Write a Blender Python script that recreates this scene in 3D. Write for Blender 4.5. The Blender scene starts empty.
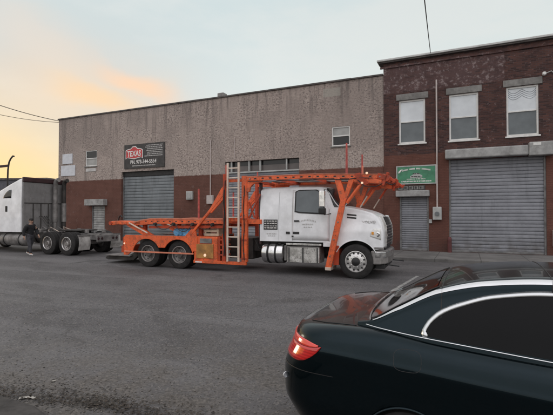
import bpy, bmesh, math, random
from mathutils import Vector, Matrix
R = math.radians
random.seed(7)
sc = bpy.context.scene
col = sc.collection

# ------------------------------------------------------------------ helpers
def tag(o, label=None, cat=None, group=None, kind=None):
    if label: o['label'] = label
    if cat: o['category'] = cat
    if group: o['group'] = group
    if kind: o['kind'] = kind
    return o

def empty(name, loc, rz=0.0):
    o = bpy.data.objects.new(name, None)
    o.empty_display_size = 0.2
    o.location = loc
    o.rotation_euler = (0, 0, rz)
    col.objects.link(o)
    return o

def lerp_tab(x, tab):
    if x <= tab[0][0]: return tab[0][1]
    for (a, va), (b, vb) in zip(tab, tab[1:]):
        if x <= b: return va + (vb - va) * (x - a) / (b - a)
    return tab[-1][1]

def smooth_tab(x, tab):
    # monotone-ish cubic interpolation through the table
    if x <= tab[0][0]: return tab[0][1]
    if x >= tab[-1][0]: return tab[-1][1]
    n = len(tab)
    for i in range(n - 1):
        if x <= tab[i + 1][0]:
            break
    def slope(k):
        if k == 0: return (tab[1][1] - tab[0][1]) / (tab[1][0] - tab[0][0])
        if k == n - 1: return (tab[-1][1] - tab[-2][1]) / (tab[-1][0] - tab[-2][0])
        a = (tab[k][1] - tab[k - 1][1]) / (tab[k][0] - tab[k - 1][0])
        b = (tab[k + 1][1] - tab[k][1]) / (tab[k + 1][0] - tab[k][0])
        return 0 if a * b <= 0 else 2 * a * b / (a + b)
    h = tab[i + 1][0] - tab[i][0]
    t = (x - tab[i][0]) / h
    return ((2*t**3 - 3*t**2 + 1) * tab[i][1] + (t**3 - 2*t**2 + t) * h * slope(i)
            + (-2*t**3 + 3*t**2) * tab[i + 1][1] + (t**3 - t**2) * h * slope(i + 1))

class MB:
    def __init__(s): s.v = []; s.f = []; s.p = []
    def each(s, name, m, parent=None, **kw):
        out = []
        for vs, fs in s.p:
            q = MB(); q.add(vs, fs); out.append(q.build(name, m, parent, **kw))
        return out
    def add(s, vs, fs):
        s.p.append(([tuple(v) for v in vs], [list(f) for f in fs]))
        k = len(s.v); s.v += [tuple(v) for v in vs]; s.f += [[i + k for i in f] for f in fs]; return s
    def box(s, x0, x1, y0, y1, z0, z1):
        v = [(x, y, z) for z in (z0, z1) for y in (y0, y1) for x in (x0, x1)]
        return s.add(v, [[0,2,3,1],[4,5,7,6],[0,1,5,4],[2,6,7,3],[0,4,6,2],[1,3,7,5]])
    def bar(s, p, q, w, h=None, up=(0,1,0)):
        # rectangular beam from p to q, w across (perp. to up), h along 'up'
        h = h or w
        p = Vector(p); q = Vector(q); d = (q - p).normalized(); u = Vector(up)
        a = d.cross(u)
        if a.length < 1e-4: a = d.cross(Vector((1,0,0)))
        a.normalize(); b = a.cross(d).normalized()
        v = []
        for c in (p, q):
            for sa, sb in ((-1,-1),(1,-1),(1,1),(-1,1)):
                v.append(c + a * (sa * w / 2) + b * (sb * h / 2))
        return s.add(v, [[0,3,2,1],[4,5,6,7],[0,1,5,4],[1,2,6,5],[2,3,7,6],[3,0,4,7]])
    def tube(s, pts, r, n=8, r2=None):
        pts = [Vector(p) for p in pts]; rings = []
        m = len(pts)
        ref = None
        for i, p in enumerate(pts):
            d = (pts[min(i+1, m-1)] - pts[max(i-1, 0)]).normalized()
            if ref is None:
                ref = d.cross(Vector((0,0,1)))
                if ref.length < 1e-3: ref = d.cross(Vector((1,0,0)))
            a = (ref - d * ref.dot(d)).normalized(); ref = a
            b = d.cross(a)
            rr = r if r2 is None else r + (r2 - r) * i / (m - 1)
            rings.append([p + a * (rr * math.cos(2*math.pi*k/n)) + b * (rr * math.sin(2*math.pi*k/n)) for k in range(n)])
        vs = [v for ring in rings for v in ring]; fs = []
        for i in range(m - 1):
            for k in range(n):
                fs.append([i*n + k, i*n + (k+1) % n, (i+1)*n + (k+1) % n, (i+1)*n + k])
        fs.append(list(range(n))[::-1]); fs.append([(m-1)*n + k for k in range(n)])
        return s.add(vs, fs)
    def lathe(s, prof, c, axis='y', n=28):
        # prof: (radius, along-axis) list
        vs = []; fs = []; m = len(prof)
        for r, t in prof:
            for k in range(n):
                a = 2*math.pi*k/n; u, w = r*math.cos(a), r*math.sin(a)
                if axis == 'y': vs.append((c[0]+u, c[1]+t, c[2]+w))
                elif axis == 'x': vs.append((c[0]+t, c[1]+u, c[2]+w))
                else: vs.append((c[0]+u, c[1]+w, c[2]+t))
        for i in range(m-1):
            for k in range(n):
                fs.append([i*n+k, i*n+(k+1)%n, (i+1)*n+(k+1)%n, (i+1)*n+k])
        return s.add(vs, fs)
    def prism(s, poly, y0, y1, axis='y'):
        n = len(poly); vs = []
        for t in (y0, y1):
            for a, b in poly:
                vs.append((a, t, b) if axis == 'y' else ((t, a, b) if axis == 'x' else (a, b, t)))
        fs = [list(range(n)), list(range(n, 2*n))[::-1]]
        for k in range(n): fs.append([k, n+k, n+(k+1)%n, (k+1)%n])
        return s.add(vs, fs)
    def grid(s, rows):
        m = len(rows); n = len(rows[0])
        return s.add([p for r in rows for p in r], [[i*n+j, i*n+j+1, (i+1)*n+j+1, (i+1)*n+j] for i in range(m-1) for j in range(n-1)])
    def build(s, name, m, parent=None, smooth=False, bevel=0.0, angle=35, seg=2, loc=None, solid=0.0, recalc=True):
        me = bpy.data.meshes.new(name)
        me.from_pydata(s.v, [], s.f); me.update()
        if recalc:
            bm = bmesh.new(); bm.from_mesh(me)
            bmesh.ops.recalc_face_normals(bm, faces=bm.faces); bm.to_mesh(me); bm.free()
        o = bpy.data.objects.new(name, me); col.objects.link(o)
        ml = m if isinstance(m, (list, tuple)) else [m]
        for x in ml: me.materials.append(x)
        if smooth:
            me.polygons.foreach_set('use_smooth', [True]*len(me.polygons))
            if hasattr(me, 'set_sharp_from_angle'): me.set_sharp_from_angle(angle=R(angle))
        if solid:
            md = o.modifiers.new('Solidify', 'SOLIDIFY'); md.thickness = solid; md.offset = -1
        if bevel:
            md = o.modifiers.new('Bevel', 'BEVEL'); md.width = bevel; md.segments = seg; md.limit_method = 'ANGLE'; md.angle_limit = R(40)
        if parent: o.parent = parent
        if loc: o.location = loc
        return o

def text_mesh(name, body, size, m, parent, loc, rot=(math.pi/2, 0, 0), align='CENTER', sx=1.0, depth=0.004, bold=0.0):
    cu = bpy.data.curves.new(name, 'FONT'); cu.body = body; cu.size = size; cu.align_x = align; cu.align_y = 'CENTER'
    cu.extrude = depth; cu.offset = bold; cu.resolution_u = 3
    t = bpy.data.objects.new(name + '_src', cu); col.objects.link(t)
    bpy.context.view_layer.update()
    me = bpy.data.meshes.new_from_object(t.evaluated_get(bpy.context.evaluated_depsgraph_get()))
    bpy.data.objects.remove(t); bpy.data.curves.remove(cu)
    M = Matrix.Translation(Vector(loc)) @ Matrix.LocRotScale(None, __import__('mathutils').Euler(rot), None) @ Matrix.Diagonal((sx, 1, 1, 1))
    me.transform(M); me.name = name
    o = bpy.data.objects.new(name, me); col.objects.link(o); me.materials.clear(); me.materials.append(m); o.parent = parent
    return o

# ------------------------------------------------------------------ materials
class NT:
    def __init__(s, name):
        s.m = bpy.data.materials.new(name); s.m.use_nodes = True
        s.t = s.m.node_tree; s.n = s.t.nodes; s.l = s.t.links
        s.b = s.n['Principled BSDF']
        s.tc = s.n.new('ShaderNodeTexCoord')
    def put(s, sock, v):
        if hasattr(v, 'is_output') or isinstance(v, bpy.types.NodeSocket): s.l.new(v, sock)
        elif isinstance(v, (tuple, list)) and len(v) == 3 and sock.type == 'RGBA': sock.default_value = (*v, 1)
        else: sock.default_value = v
    def scale(s, v, k):
        mp = s.n.new('ShaderNodeMapping'); s.l.new(v, mp.inputs['Vector']); mp.inputs['Scale'].default_value = k; return mp.outputs[0]
    def noise(s, sc_, det=4, rough=0.55, vec=None, dist=0.0):
        x = s.n.new('ShaderNodeTexNoise'); s.l.new(vec or s.tc.outputs['Object'], x.inputs['Vector'])
        x.inputs['Scale'].default_value = sc_; x.inputs['Detail'].default_value = det; x.inputs['Roughness'].default_value = rough
        x.inputs['Distortion'].default_value = dist
        return x.outputs['Fac']
    def voro(s, sc_, vec=None, out='Color'):
        x = s.n.new('ShaderNodeTexVoronoi'); s.l.new(vec or s.tc.outputs['Object'], x.inputs['Vector']); x.inputs['Scale'].default_value = sc_
        return x.outputs[out]
    def ramp(s, v, a, b, lo=0.0, hi=1.0):
        x = s.n.new('ShaderNodeMapRange'); x.interpolation_type = 'SMOOTHSTEP'
        s.put(x.inputs[0], v); x.inputs[1].default_value = a; x.inputs[2].default_value = b; x.inputs[3].default_value = lo; x.inputs[4].default_value = hi
        return x.outputs[0]
    def mix(s, f, a, b, mode='MIX'):
        x = s.n.new('ShaderNodeMix'); x.data_type = 'RGBA'; x.blend_type = mode
        s.put(x.inputs['Factor'], f); s.put(x.inputs[6], a); s.put(x.inputs[7], b); return x.outputs[2]
    def math(s, op, a, b=None):
        x = s.n.new('ShaderNodeMath'); x.operation = op; s.put(x.inputs[0], a)
        if b is not None: s.put(x.inputs[1], b)
        return x.outputs[0]
    def xyz(s, v=None):
        x = s.n.new('ShaderNodeSeparateXYZ'); s.l.new(v or s.tc.outputs['Object'], x.inputs[0]); return x.outputs
    def comb(s, a, b, c=0.0):
        x = s.n.new('ShaderNodeCombineXYZ')
        for i, v in enumerate((a, b, c)): s.put(x.inputs[i], v)
        return x.outputs[0]
    def bump(s, h, strength=0.3, dist=0.01):
        x = s.n.new('ShaderNodeBump'); s.l.new(h, x.inputs['Height']); x.inputs['Strength'].default_value = strength; x.inputs['Distance'].default_value = dist
        s.l.new(x.outputs[0], s.b.inputs['Normal'])
    def out(s, color=None, rough=None, metal=None, coat=None, spec=None):
        if color is not None: s.put(s.b.inputs['Base Color'], color)
        if rough is not None: s.put(s.b.inputs['Roughness'], rough)
        if metal is not None: s.put(s.b.inputs['Metallic'], metal)
        if coat is not None: s.put(s.b.inputs['Coat Weight'], coat); s.b.inputs['Coat Roughness'].default_value = 0.04
        if spec is not None: s.put(s.b.inputs['Specular IOR Level'], spec)
        return s.m

def plain(name, c, rough=0.5, metal=0.0, var=0.25, sc_=3.0, dirt=None, dirt_amt=0.4, dirt_sc=2.0, coat=None, spec=None, bump=0.0):
    t = NT(name)
    f = t.noise(sc_, 5, 0.6)
    c1 = tuple(x * (1 - var) for x in c); c2 = tuple(min(1, x * (1 + var)) for x in c)
    k = t.mix(t.ramp(f, 0.3, 0.7), c1, c2)
    if dirt:
        g = t.noise(dirt_sc, 6, 0.7, dist=0.4)
        k = t.mix(t.ramp(g, 0.45, 0.75, 0, dirt_amt), k, dirt)
    if bump: t.bump(t.noise(40, 4, 0.6), bump, 0.004)
    rr = t.ramp(t.noise(sc_ * 2.3, 3), 0.3, 0.7, max(0, rough - 0.08), min(1, rough + 0.1)) if rough > 0.12 else rough
    return t.out(k, rr, metal, coat, spec)

def make_stucco():
    t = NT('worn_painted_masonry'); X = t.xyz()
    uv = t.comb(X[0], X[2])
    br = t.n.new('ShaderNodeTexBrick'); t.l.new(uv, br.inputs['Vector'])
    br.inputs['Scale'].default_value = 1; br.inputs['Brick Width'].default_value = 0.24; br.inputs['Row Height'].default_value = 0.085
    br.inputs['Mortar Size'].default_value = 0.010; br.inputs['Mortar Smooth'].default_value = 0.4
    br.inputs['Color1'].default_value = (0.445, 0.375, 0.335, 1); br.inputs['Color2'].default_value = (0.315, 0.26, 0.233, 1); br.inputs['Mortar'].default_value = (0.34, 0.29, 0.262, 1)
    br.inputs['Bias'].default_value = -0.1
    base = t.mix(t.ramp(t.noise(0.45, 5, 0.6), 0.35, 0.65, 0.2, 0.85), br.outputs['Color'], (0.375, 0.315, 0.283))
    # flaked paint: pale chips and dark bare spots, clumped
    cl = t.noise(0.5, 5, 0.65, dist=0.5)
    ch = t.noise(11.0, 2, 0.6)
    chips = t.math('MULTIPLY', t.ramp(ch, 0.53, 0.60), t.ramp(t.math('ADD', cl, t.math('MULTIPLY', t.math('SUBTRACT', 7.0, X[2]), 0.045)), 0.42, 0.62, 0.06, 0.9))
    base = t.mix(t.math('MULTIPLY', chips, 0.62), base, (0.60, 0.515, 0.47))
    dk = t.noise(9.5, 2, 0.65, vec=t.scale(t.tc.outputs['Object'], (1, 1, 1.3)))
    dark = t.math('MULTIPLY', t.ramp(dk, 0.53, 0.59), t.ramp(cl, 0.36, 0.62, 0.25, 1.0))
    base = t.mix(t.math('MULTIPLY', dark, 0.72), base, (0.105, 0.082, 0.08))
    # water stains running down from the coping
    st = t.noise(1.0, 4, 0.7, vec=t.comb(t.math('MULTIPLY', X[0], 3.4), t.math('MULTIPLY', X[2], 0.22)))
    top = t.ramp(X[2], 6.2, 8.6)
    base = t.mix(t.math('MULTIPLY', t.ramp(st, 0.46, 0.70), t.math('MULTIPLY', top, 0.72)), base, (0.095, 0.082, 0.08))
    # large patches of older, greyer wash, a few run-off stains lower down and one pale repair
    base = t.mix(t.ramp(t.noise(0.22, 4, 0.6, dist=0.8), .46, .60, 0, .38), base, (0.21, 0.18, 0.165))
    s2 = t.noise(1.0, 4, 0.7, vec=t.comb(t.math('MULTIPLY', X[0], 1.1), t.math('MULTIPLY', X[2], 0.10), 7.3))
    base = t.mix(t.ramp(s2, .56, .72, 0, .55), base, (0.125, 0.108, 0.10))
    rp = t.math('MULTIPLY', t.ramp(t.math('ABSOLUTE', t.math('ADD', X[0], 5.15)), .48, .44), t.ramp(t.math('ABSOLUTE', t.math('SUBTRACT', X[2], 8.12)), .24, .20))
    base = t.mix(t.math('MULTIPLY', rp, .6), base, (0.36, 0.35, 0.31))
    # dull red-brown painted dado
    edge = t.math('ADD', X[2], t.math('MULTIPLY', t.math('SUBTRACT', t.noise(6.0, 3, 0.6), 0.5), 0.16))
    red = t.mix(t.ramp(t.noise(0.7, 5, 0.65), 0.3, 0.7), (0.120, 0.056, 0.043), (0.160, 0.078, 0.061))
    red = t.mix(t.ramp(t.noise(9, 3, 0.6), 0.58, 0.75, 0, 0.35), red, (0.10, 0.055, 0.05))
    pe_ = t.noise(3.2, 6, 0.75, dist=0.4)
    red = t.mix(t.ramp(pe_, .58, .64, 0, .55), red, (0.19, 0.125, 0.11))
    red = t.mix(t.ramp(t.noise(1.5, 6, 0.7), .52, .72, 0, .6), red, (0.075, 0.036, 0.028))
    red = t.mix(t.math('MULTIPLY', br.outputs['Fac'], .35), red, (0.05, 0.028, 0.026))
    base = t.mix(t.ramp(edge, 4.14, 4.20), red, base)
    # splash dirt at the foot of the wall
    base = t.mix(t.math('MULTIPLY', t.ramp(X[2], 0.9, 0.1), t.ramp(t.noise(1.6, 4), 0.35, 0.65, 0.1, 0.7)), base, (0.07, 0.055, 0.05))
    t.bump(t.math('ADD', t.math('MULTIPLY', br.outputs['Fac'], -0.6), ch), 0.5, 0.012)
    return t.out(base, 0.9, 0, spec=0.25)

def make_brick():
    t = NT('dark_red_brick'); X = t.xyz()
    uv = t.comb(X[0], X[2])
    br = t.n.new('ShaderNodeTexBrick'); t.l.new(uv, br.inputs['Vector'])
    br.inputs['Scale'].default_value = 1; br.inputs['Brick Width'].default_value = 0.215; br.inputs['Row Height'].default_value = 0.075
    br.inputs['Mortar Size'].default_value = 0.009; br.inputs['Mortar Smooth'].default_value = 0.3
    br.inputs['Color1'].default_value = (0.122, 0.058, 0.047, 1); br.inputs['Color2'].default_value = (0.040, 0.026, 0.025, 1); br.inputs['Mortar'].default_value = (0.085, 0.062, 0.062, 1)
    base = t.mix(t.ramp(t.noise(1.1, 5, 0.65), 0.35, 0.7, 0, 0.6), br.outputs['Color'], (0.058, 0.032, 0.030))
    sp = t.noise(7.5, 3, 0.75)
    base = t.mix(t.ramp(sp, 0.60, 0.70, 0, 0.45), base, (0.24, 0.175, 0.17))
    # weathered rebuilt parapet between the left edge and the third window
    wob = t.math('MULTIPLY', t.math('SUBTRACT', t.noise(2.5, 3), 0.5), 0.25)
    zz = t.math('ADD', X[2], wob); xx = t.math('ADD', X[0], wob)
    m = t.math('MULTIPLY', t.ramp(zz, 7.62, 7.74), t.ramp(xx, 2.70, 2.62))
    m = t.math('MULTIPLY', m, t.ramp(zz, 9.0, 8.92))
    pale = t.mix(t.ramp(t.noise(6.0, 4, 0.8), 0.50, 0.66), (0.115, 0.073, 0.073), (0.33, 0.27, 0.265))
    base = t.mix(t.math('MULTIPLY', m, t.ramp(t.noise(1.5, 4), 0.3, 0.6, 0.3, 0.7)), base, pale)
    red = t.mix(t.ramp(t.noise(0.8, 5, 0.65), 0.3, 0.7), (0.114, 0.050, 0.038), (0.152, 0.068, 0.052))
    red = t.mix(t.ramp(t.noise(3.2, 6, 0.75, dist=0.4), .60, .66, 0, .5), red, (0.18, 0.115, 0.10))
    red = t.mix(t.ramp(t.noise(1.5, 6, 0.7), .52, .72, 0, .6), red, (0.070, 0.033, 0.026))
    red = t.mix(t.math('MULTIPLY', br.outputs['Fac'], .35), red, (0.05, 0.028, 0.026))
    base = t.mix(t.ramp(zz, 4.62, 4.70), red, base)
    base = t.mix(t.math('MULTIPLY', t.ramp(X[2], 0.9, 0.1), t.ramp(t.noise(1.6, 4), 0.35, 0.65, 0.1, 0.7)), base, (0.06, 0.045, 0.042))
    t.bump(t.math('ADD', t.math('MULTIPLY', br.outputs['Fac'], -0.8), sp), 0.5, 0.012)
    return t.out(base, 0.88, 0, spec=0.25)

def make_asphalt():
    t = NT('worn_asphalt'); X = t.xyz()
    big = t.noise(0.16, 6, 0.62, dist=0.6)
    c = t.mix(t.ramp(big, 0.32, 0.68), (0.068, 0.066, 0.069), (0.118, 0.115, 0.119))
    med = t.noise(1.1, 6, 0.7)
    c = t.mix(t.ramp(med, 0.5, 0.72, 0, 0.55), c, (0.135, 0.132, 0.134))
    c = t.mix(t.ramp(t.noise(0.55, 4, 0.6, dist=1.2), 0.56, 0.74, 0, 0.45), c, (0.055, 0.053, 0.055))
    # long paler bands running with the street
    d = t.math('ADD', t.math('MULTIPLY', X[0], 0.39), t.math('MULTIPLY', X[1], 0.92))
    a = t.math('ADD', t.math('MULTIPLY', X[0], 0.92), t.math('MULTIPLY', X[1], -0.39))
    band = t.noise(1.0, 3, 0.5, vec=t.comb(t.math('MULTIPLY', d, 0.9), t.math('MULTIPLY', a, 0.05)))
    c = t.mix(t.ramp(band, 0.44, 0.64, 0, 0.6), c, (0.150, 0.147, 0.151))
    # sweeping tyre tracks where trucks swing out
    wv_ = t.math('MULTIPLY', t.math('SUBTRACT', t.noise(0.35, 2), 0.5), 0.5)
    for cx_2, cy_2, rr in ((4.0, 24.0, 13.6), (4.0, 24.0, 15.6), (-16.0, 2.0, 13.0), (-16.0, 2.0, 15.0), (-6.0, 26.0, 18.4)):
        dx_ = t.math('SUBTRACT', X[0], cx_2); dy_ = t.math('SUBTRACT', X[1], cy_2)
        L_ = t.math('SQRT', t.math('ADD', t.math('MULTIPLY', dx_, dx_), t.math('MULTIPLY', dy_, dy_)))
        k_ = t.ramp(t.math('ABSOLUTE', t.math('SUBTRACT', t.math('ADD', L_, wv_), rr)), .34, .10)
        c = t.mix(t.math('MULTIPLY', k_, t.ramp(t.noise(0.9, 4, .7), .40, .62, 0, .5)), c, (0.052, 0.050, 0.051))
    # aggregate
    g = t.voro(55, out='Color'); gx = t.xyz(g)
    c = t.mix(t.ramp(gx[0], 0.80, 0.97, 0, 0.55), c, (0.23, 0.215, 0.20))
    c = t.mix(t.ramp(gx[1], 0.75, 0.95, 0, 0.6), c, (0.028, 0.027, 0.027))
    g2 = t.noise(14, 4, 0.8)
    c = t.mix(t.ramp(g2, 0.58, 0.68, 0, 0.5), c, (0.045, 0.043, 0.043))
    # brown grit gathered at the near edge
    nr = t.math('MULTIPLY', t.ramp(t.math('ADD', X[1], t.math('MULTIPLY', X[0], -0.15)), 7.5, 4.0), t.ramp(t.noise(1.4, 5, 0.7), 0.38, 0.62, 0.15, 0.85))
    c = t.mix(nr, c, t.mix(t.ramp(t.noise(22, 4, 0.8), 0.42, 0.62), (0.060, 0.053, 0.046), (0.15, 0.135, 0.12)))
    # cracks
    v = t.n.new('ShaderNodeTexVoronoi'); v.feature = 'DISTANCE_TO_EDGE'; v.inputs['Scale'].default_value = 0.32
    wv = t.n.new('ShaderNodeVectorMath'); wv.operation = 'ADD'
    nn = t.n.new('ShaderNodeTexNoise'); nn.inputs['Scale'].default_value = 1.3; nn.inputs['Detail'].default_value = 5; t.l.new(t.tc.outputs['Object'], nn.inputs['Vector'])
    t.l.new(t.tc.outputs['Object'], wv.inputs[0]); t.l.new(nn.outputs['Color'], wv.inputs[1]); t.l.new(wv.outputs[0], v.inputs['Vector'])
    c = t.mix(t.math('MULTIPLY', t.ramp(v.outputs['Distance'], 0.010, 0.003), t.ramp(t.noise(0.4, 3), 0.50, 0.66, 0, 0.35)), c, (0.035, 0.034, 0.034))
    oil = t.math('MULTIPLY', t.ramp(t.noise(0.8, 4, 0.6, dist=0.8), 0.60, 0.70), t.ramp(t.math('ABSOLUTE', t.math('SUBTRACT', d, 12.5)), 3.2, 1.2))
    c = t.mix(t.math('MULTIPLY', oil, 0.65), c, (0.030, 0.029, 0.030))
    seam = t.math('ADD', d, t.math('MULTIPLY', t.math('SUBTRACT', t.noise(0.7, 4), 0.5), 0.30))
    for s0, w_ in ((9.15, .035), (6.35, .022)):
        c = t.mix(t.math('MULTIPLY', t.ramp(t.math('ABSOLUTE', t.math('SUBTRACT', seam, s0)), w_, w_*.5), t.ramp(t.noise(0.5, 3), .42, .56, 0, .55)), c, (0.03, 0.029, 0.03))
    t.bump(t.math('ADD', gx[2], t.math('MULTIPLY', g2, 1.2)), 0.45, 0.008)
    return t.out(c, t.ramp(big, 0.3, 0.7, 0.62, 0.9), 0, spec=0.35)

M = {}
M['stucco'] = make_stucco(); M['brick'] = make_brick(); M['asphalt'] = make_asphalt()
def make_concrete():
    t = NT('stained_concrete'); X = t.xyz()
    c = t.mix(t.ramp(t.noise(0.7, 6, 0.65), 0.3, 0.7), (0.11, 0.107, 0.104), (0.19, 0.185, 0.178))
    fr = t.math('FRACT', t.math('MULTIPLY', X[0], 1/1.6)); 
    c = t.mix(t.math('MULTIPLY', t.ramp(t.math('ABSOLUTE', t.math('SUBTRACT', fr, 0.5)), 0.488, 0.496), 0.75), c, (0.05, 0.048, 0.045))
    c = t.mix(t.ramp(t.noise(2.2, 5, 0.7), 0.55, 0.75, 0, 0.55), c, (0.055, 0.052, 0.05))
    t.bump(t.noise(30, 4, 0.7), 0.3, 0.005)
    return t.out(c, 0.88, 0, spec=0.3)
M['concrete'] = make_concrete()
M['coping'] = plain('dark_coping', (0.10, 0.09, 0.085), 0.8, var=0.4)
M['capwhite'] = plain('pale_metal_cap', (0.55, 0.56, 0.55), 0.5, var=0.2, dirt=(0.25, 0.24, 0.23))
M['lintel'] = plain('grey_stone_lintel', (0.21, 0.205, 0.195), 0.85, var=0.25, dirt=(0.09, 0.08, 0.08), sc_=4)
def make_shutter(name, c, streak):
    t = NT(name); X = t.xyz()
    k = t.mix(t.ramp(t.noise(1.2, 5, 0.6), 0.3, 0.7), tuple(x*0.82 for x in c), tuple(x*1.12 for x in c))
    st = t.noise(1.0, 5, 0.7, vec=t.comb(t.math('MULTIPLY', X[0], 3.0), t.math('MULTIPLY', X[2], 0.35)))
    k = t.mix(t.ramp(st, 0.5, 0.72, 0, streak), k, tuple(x*0.45 for x in c))
    k = t.mix(t.math('MULTIPLY', t.ramp(X[2], 1.2, 0.1), t.ramp(t.noise(3, 4), 0.35, 0.65, 0.1, 0.7)), k, (0.10, 0.09, 0.08))
    sv = t.n.new('ShaderNodeTexWhiteNoise'); sv.noise_dimensions = '1D'
    t.l.new(t.math('FLOOR', t.math('MULTIPLY', t.math('SUBTRACT', X[2], .18), 1/.1527)), sv.inputs['W'])
    k = t.mix(t.math('MULTIPLY', sv.outputs['Value'], .35), k, tuple(x*0.55 for x in c))
    rust = t.noise(2.6, 6, 0.75, dist=0.6)
    k = t.mix(t.math('MULTIPLY', t.ramp(rust, .60, .72), t.ramp(X[2], 2.6, .3, .05, .6)), k, (0.12, 0.075, 0.05))
    t.bump(t.noise(1.3, 4, 0.6), 0.6, 0.06)
    return t.out(k, 0.55, 0.25)
M['shutter'] = make_shutter('galvanised_shutter', (0.25, 0.258, 0.285), 0.5)
M['shutter_blue'] = make_shutter('blue_grey_shutter', (0.205, 0.225, 0.24), 0.6)
M['housing'] = plain('painted_steel_housing', (0.34, 0.34, 0.335), 0.6, metal=0.1, var=0.2, dirt=(0.12, 0.115, 0.11), dirt_amt=0.6)
M['rail'] = plain('shutter_guide_steel', (0.19, 0.19, 0.19), 0.6, metal=0.3, var=0.3)
M['white_frame'] = plain('white_window_frame', (0.72, 0.72, 0.70), 0.5, var=0.08, dirt=(0.35, 0.33, 0.31), dirt_amt=0.4)
M['blind'] = plain('white_window_blind', (0.66, 0.70, 0.73), 0.5, var=0.08, sc_=1.5)
M['lace'] = plain('grey_lace_pattern', (0.36, 0.39, 0.42), 0.7, var=0.2)
def make_glass(name, c, rough=0.06, spec=0.5):
    t = NT(name)
    k = t.mix(t.ramp(t.noise(2.0, 3), 0.3, 0.7), tuple(x*0.88 for x in c), tuple(x*1.12 for x in c))
    if rough < 0.1: t.bump(t.noise(1.5, 2), 0.03, 0.01)
    return t.out(k, rough, 0, spec=spec)
M['pane'] = make_glass('dark_window_glass', (0.125, 0.142, 0.152), 0.10)
M['pane_brown'] = make_glass('grimy_transom_glass', (0.11, 0.095, 0.092), 0.25)
M['pane_black'] = make_glass('black_glazing', (0.016, 0.016, 0.018), 0.15)
M['pane_light'] = make_glass('pale_obscured_glass', (0.34, 0.34, 0.33), 0.3)
M['sign_white'] = plain('blank_white_board', (0.60, 0.62, 0.66), 0.6, var=0.08, dirt=(0.35, 0.34, 0.34))
M['sign_black'] = plain('black_sign_board', (0.035, 0.032, 0.032), 0.5, var=0.3, dirt=(0.10, 0.09, 0.085), dirt_amt=0.3)
M['sign_red'] = plain('red_sign_vinyl', (0.52, 0.05, 0.055), 0.5, var=0.2)
M['sign_ink'] = plain('white_sign_lettering', (0.72, 0.70, 0.68), 0.55, var=0.15)
M['ink_grey'] = plain('faded_grey_lettering', (0.50, 0.49, 0.48), 0.55, var=0.15)
M['sign_green'] = plain('green_sign_board', (0.055, 0.225, 0.125), 0.5, var=0.22, dirt=(0.09, 0.25, 0.14), dirt_amt=0.35)
M['ink_black'] = plain('black_sign_ink', (0.02, 0.02, 0.02), 0.5, var=0.1)
M['conduit'] = plain('pale_pvc_conduit', (0.50, 0.44, 0.42), 0.55, var=0.12)
M['meter'] = plain('grey_meter_box', (0.42, 0.43, 0.42), 0.5, var=0.12, dirt=(0.2, 0.19, 0.18))
M['black'] = plain('black_rubber_plastic', (0.014, 0.014, 0.015), 0.55, var=0.3)
M['cable'] = plain('black_cable', (0.02, 0.018, 0.018), 0.6, var=0.1)
M['tyre'] = plain('dusty_tyre_rubber', (0.017, 0.016, 0.016), 0.85, var=0.3, dirt=(0.05, 0.045, 0.042), dirt_amt=0.35, sc_=6)
M['rim'] = plain('polished_alloy_rim', (0.66, 0.65, 0.64), 0.32, metal=0.75, var=0.12, dirt=(0.25, 0.22, 0.2), dirt_amt=0.35, dirt_sc=5)
M['steelrim'] = plain('dull_steel_wheel', (0.33, 0.31, 0.30), 0.5, metal=0.3, var=0.25, dirt=(0.07, 0.06, 0.055), dirt_amt=0.7, dirt_sc=5)
M['chrome'] = plain('tarnished_chrome', (0.74, 0.74, 0.74), 0.18, metal=1.0, var=0.1, dirt=(0.25, 0.23, 0.21), dirt_amt=0.5, dirt_sc=6)
def make_checker_plate():
    t = NT('bright_tread_plate')
    a = t.n.new('ShaderNodeTexChecker'); a.inputs['Scale'].default_value = 34
    mp = t.n.new('ShaderNodeMapping'); t.l.new(t.tc.outputs['Object'], mp.inputs['Vector']); mp.inputs['Rotation'].default_value = (0, R(45), 0)
    t.l.new(mp.outputs[0], a.inputs['Vector'])
    c = t.mix(t.ramp(t.noise(5, 5, 0.7), 0.35, 0.65), (0.40, 0.39, 0.37), (0.75, 0.74, 0.72))
    c = t.mix(t.ramp(t.noise(11, 4, 0.8, dist=1.5), 0.54, 0.64, 0, 0.8), c, (0.12, 0.11, 0.10))
    t.bump(a.outputs['Fac'], 0.4, 0.006)
    return t.out(c, 0.35, 0.75)
M['plate'] = make_checker_plate()
def make_paint(name, c, dirt, amt, coat=0.4, rough=0.4, chips=None):
    t = NT(name); X = t.xyz()
    k = t.mix(t.ramp(t.noise(1.8, 5, 0.6), 0.3, 0.7), tuple(x*0.85 for x in c), tuple(min(1, x*1.1) for x in c))
    k = t.mix(t.ramp(t.noise(3.2, 6, 0.75, dist=0.5), 0.45, 0.74, 0, amt), k, dirt)
    st = t.noise(1.0, 4, 0.7, vec=t.comb(t.math('MULTIPLY', X[0], 9), t.math('MULTIPLY', X[2], 0.9), t.math('MULTIPLY', X[1], 9)))
    k = t.mix(t.ramp(st, 0.52, 0.75, 0, amt * 0.7), k, dirt)
    if chips:
        k = t.mix(t.ramp(t.noise(16, 4, 0.8), 0.57, 0.63, 0, 0.8), k, chips)
        k = t.mix(t.ramp(t.noise(5, 6, 0.8, dist=0.6), 0.57, 0.66, 0, 0.6), k, (0.13, 0.05, 0.028))
    return t.out(k, t.ramp(t.noise(4, 3), 0.3, 0.7, rough - 0.08, rough + 0.15), 0, coat)
M['orange'] = make_paint('worn_orange_paint', (0.80, 0.128, 0.032), (0.18, 0.055, 0.028), 0.7, 0.15, 0.5, chips=(0.10, 0.055, 0.04))
M['orange_dark'] = make_paint('grimy_dark_orange_paint', (0.46, 0.058, 0.018), (0.07, 0.028, 0.02), 0.8, 0.0, 0.6)
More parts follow.
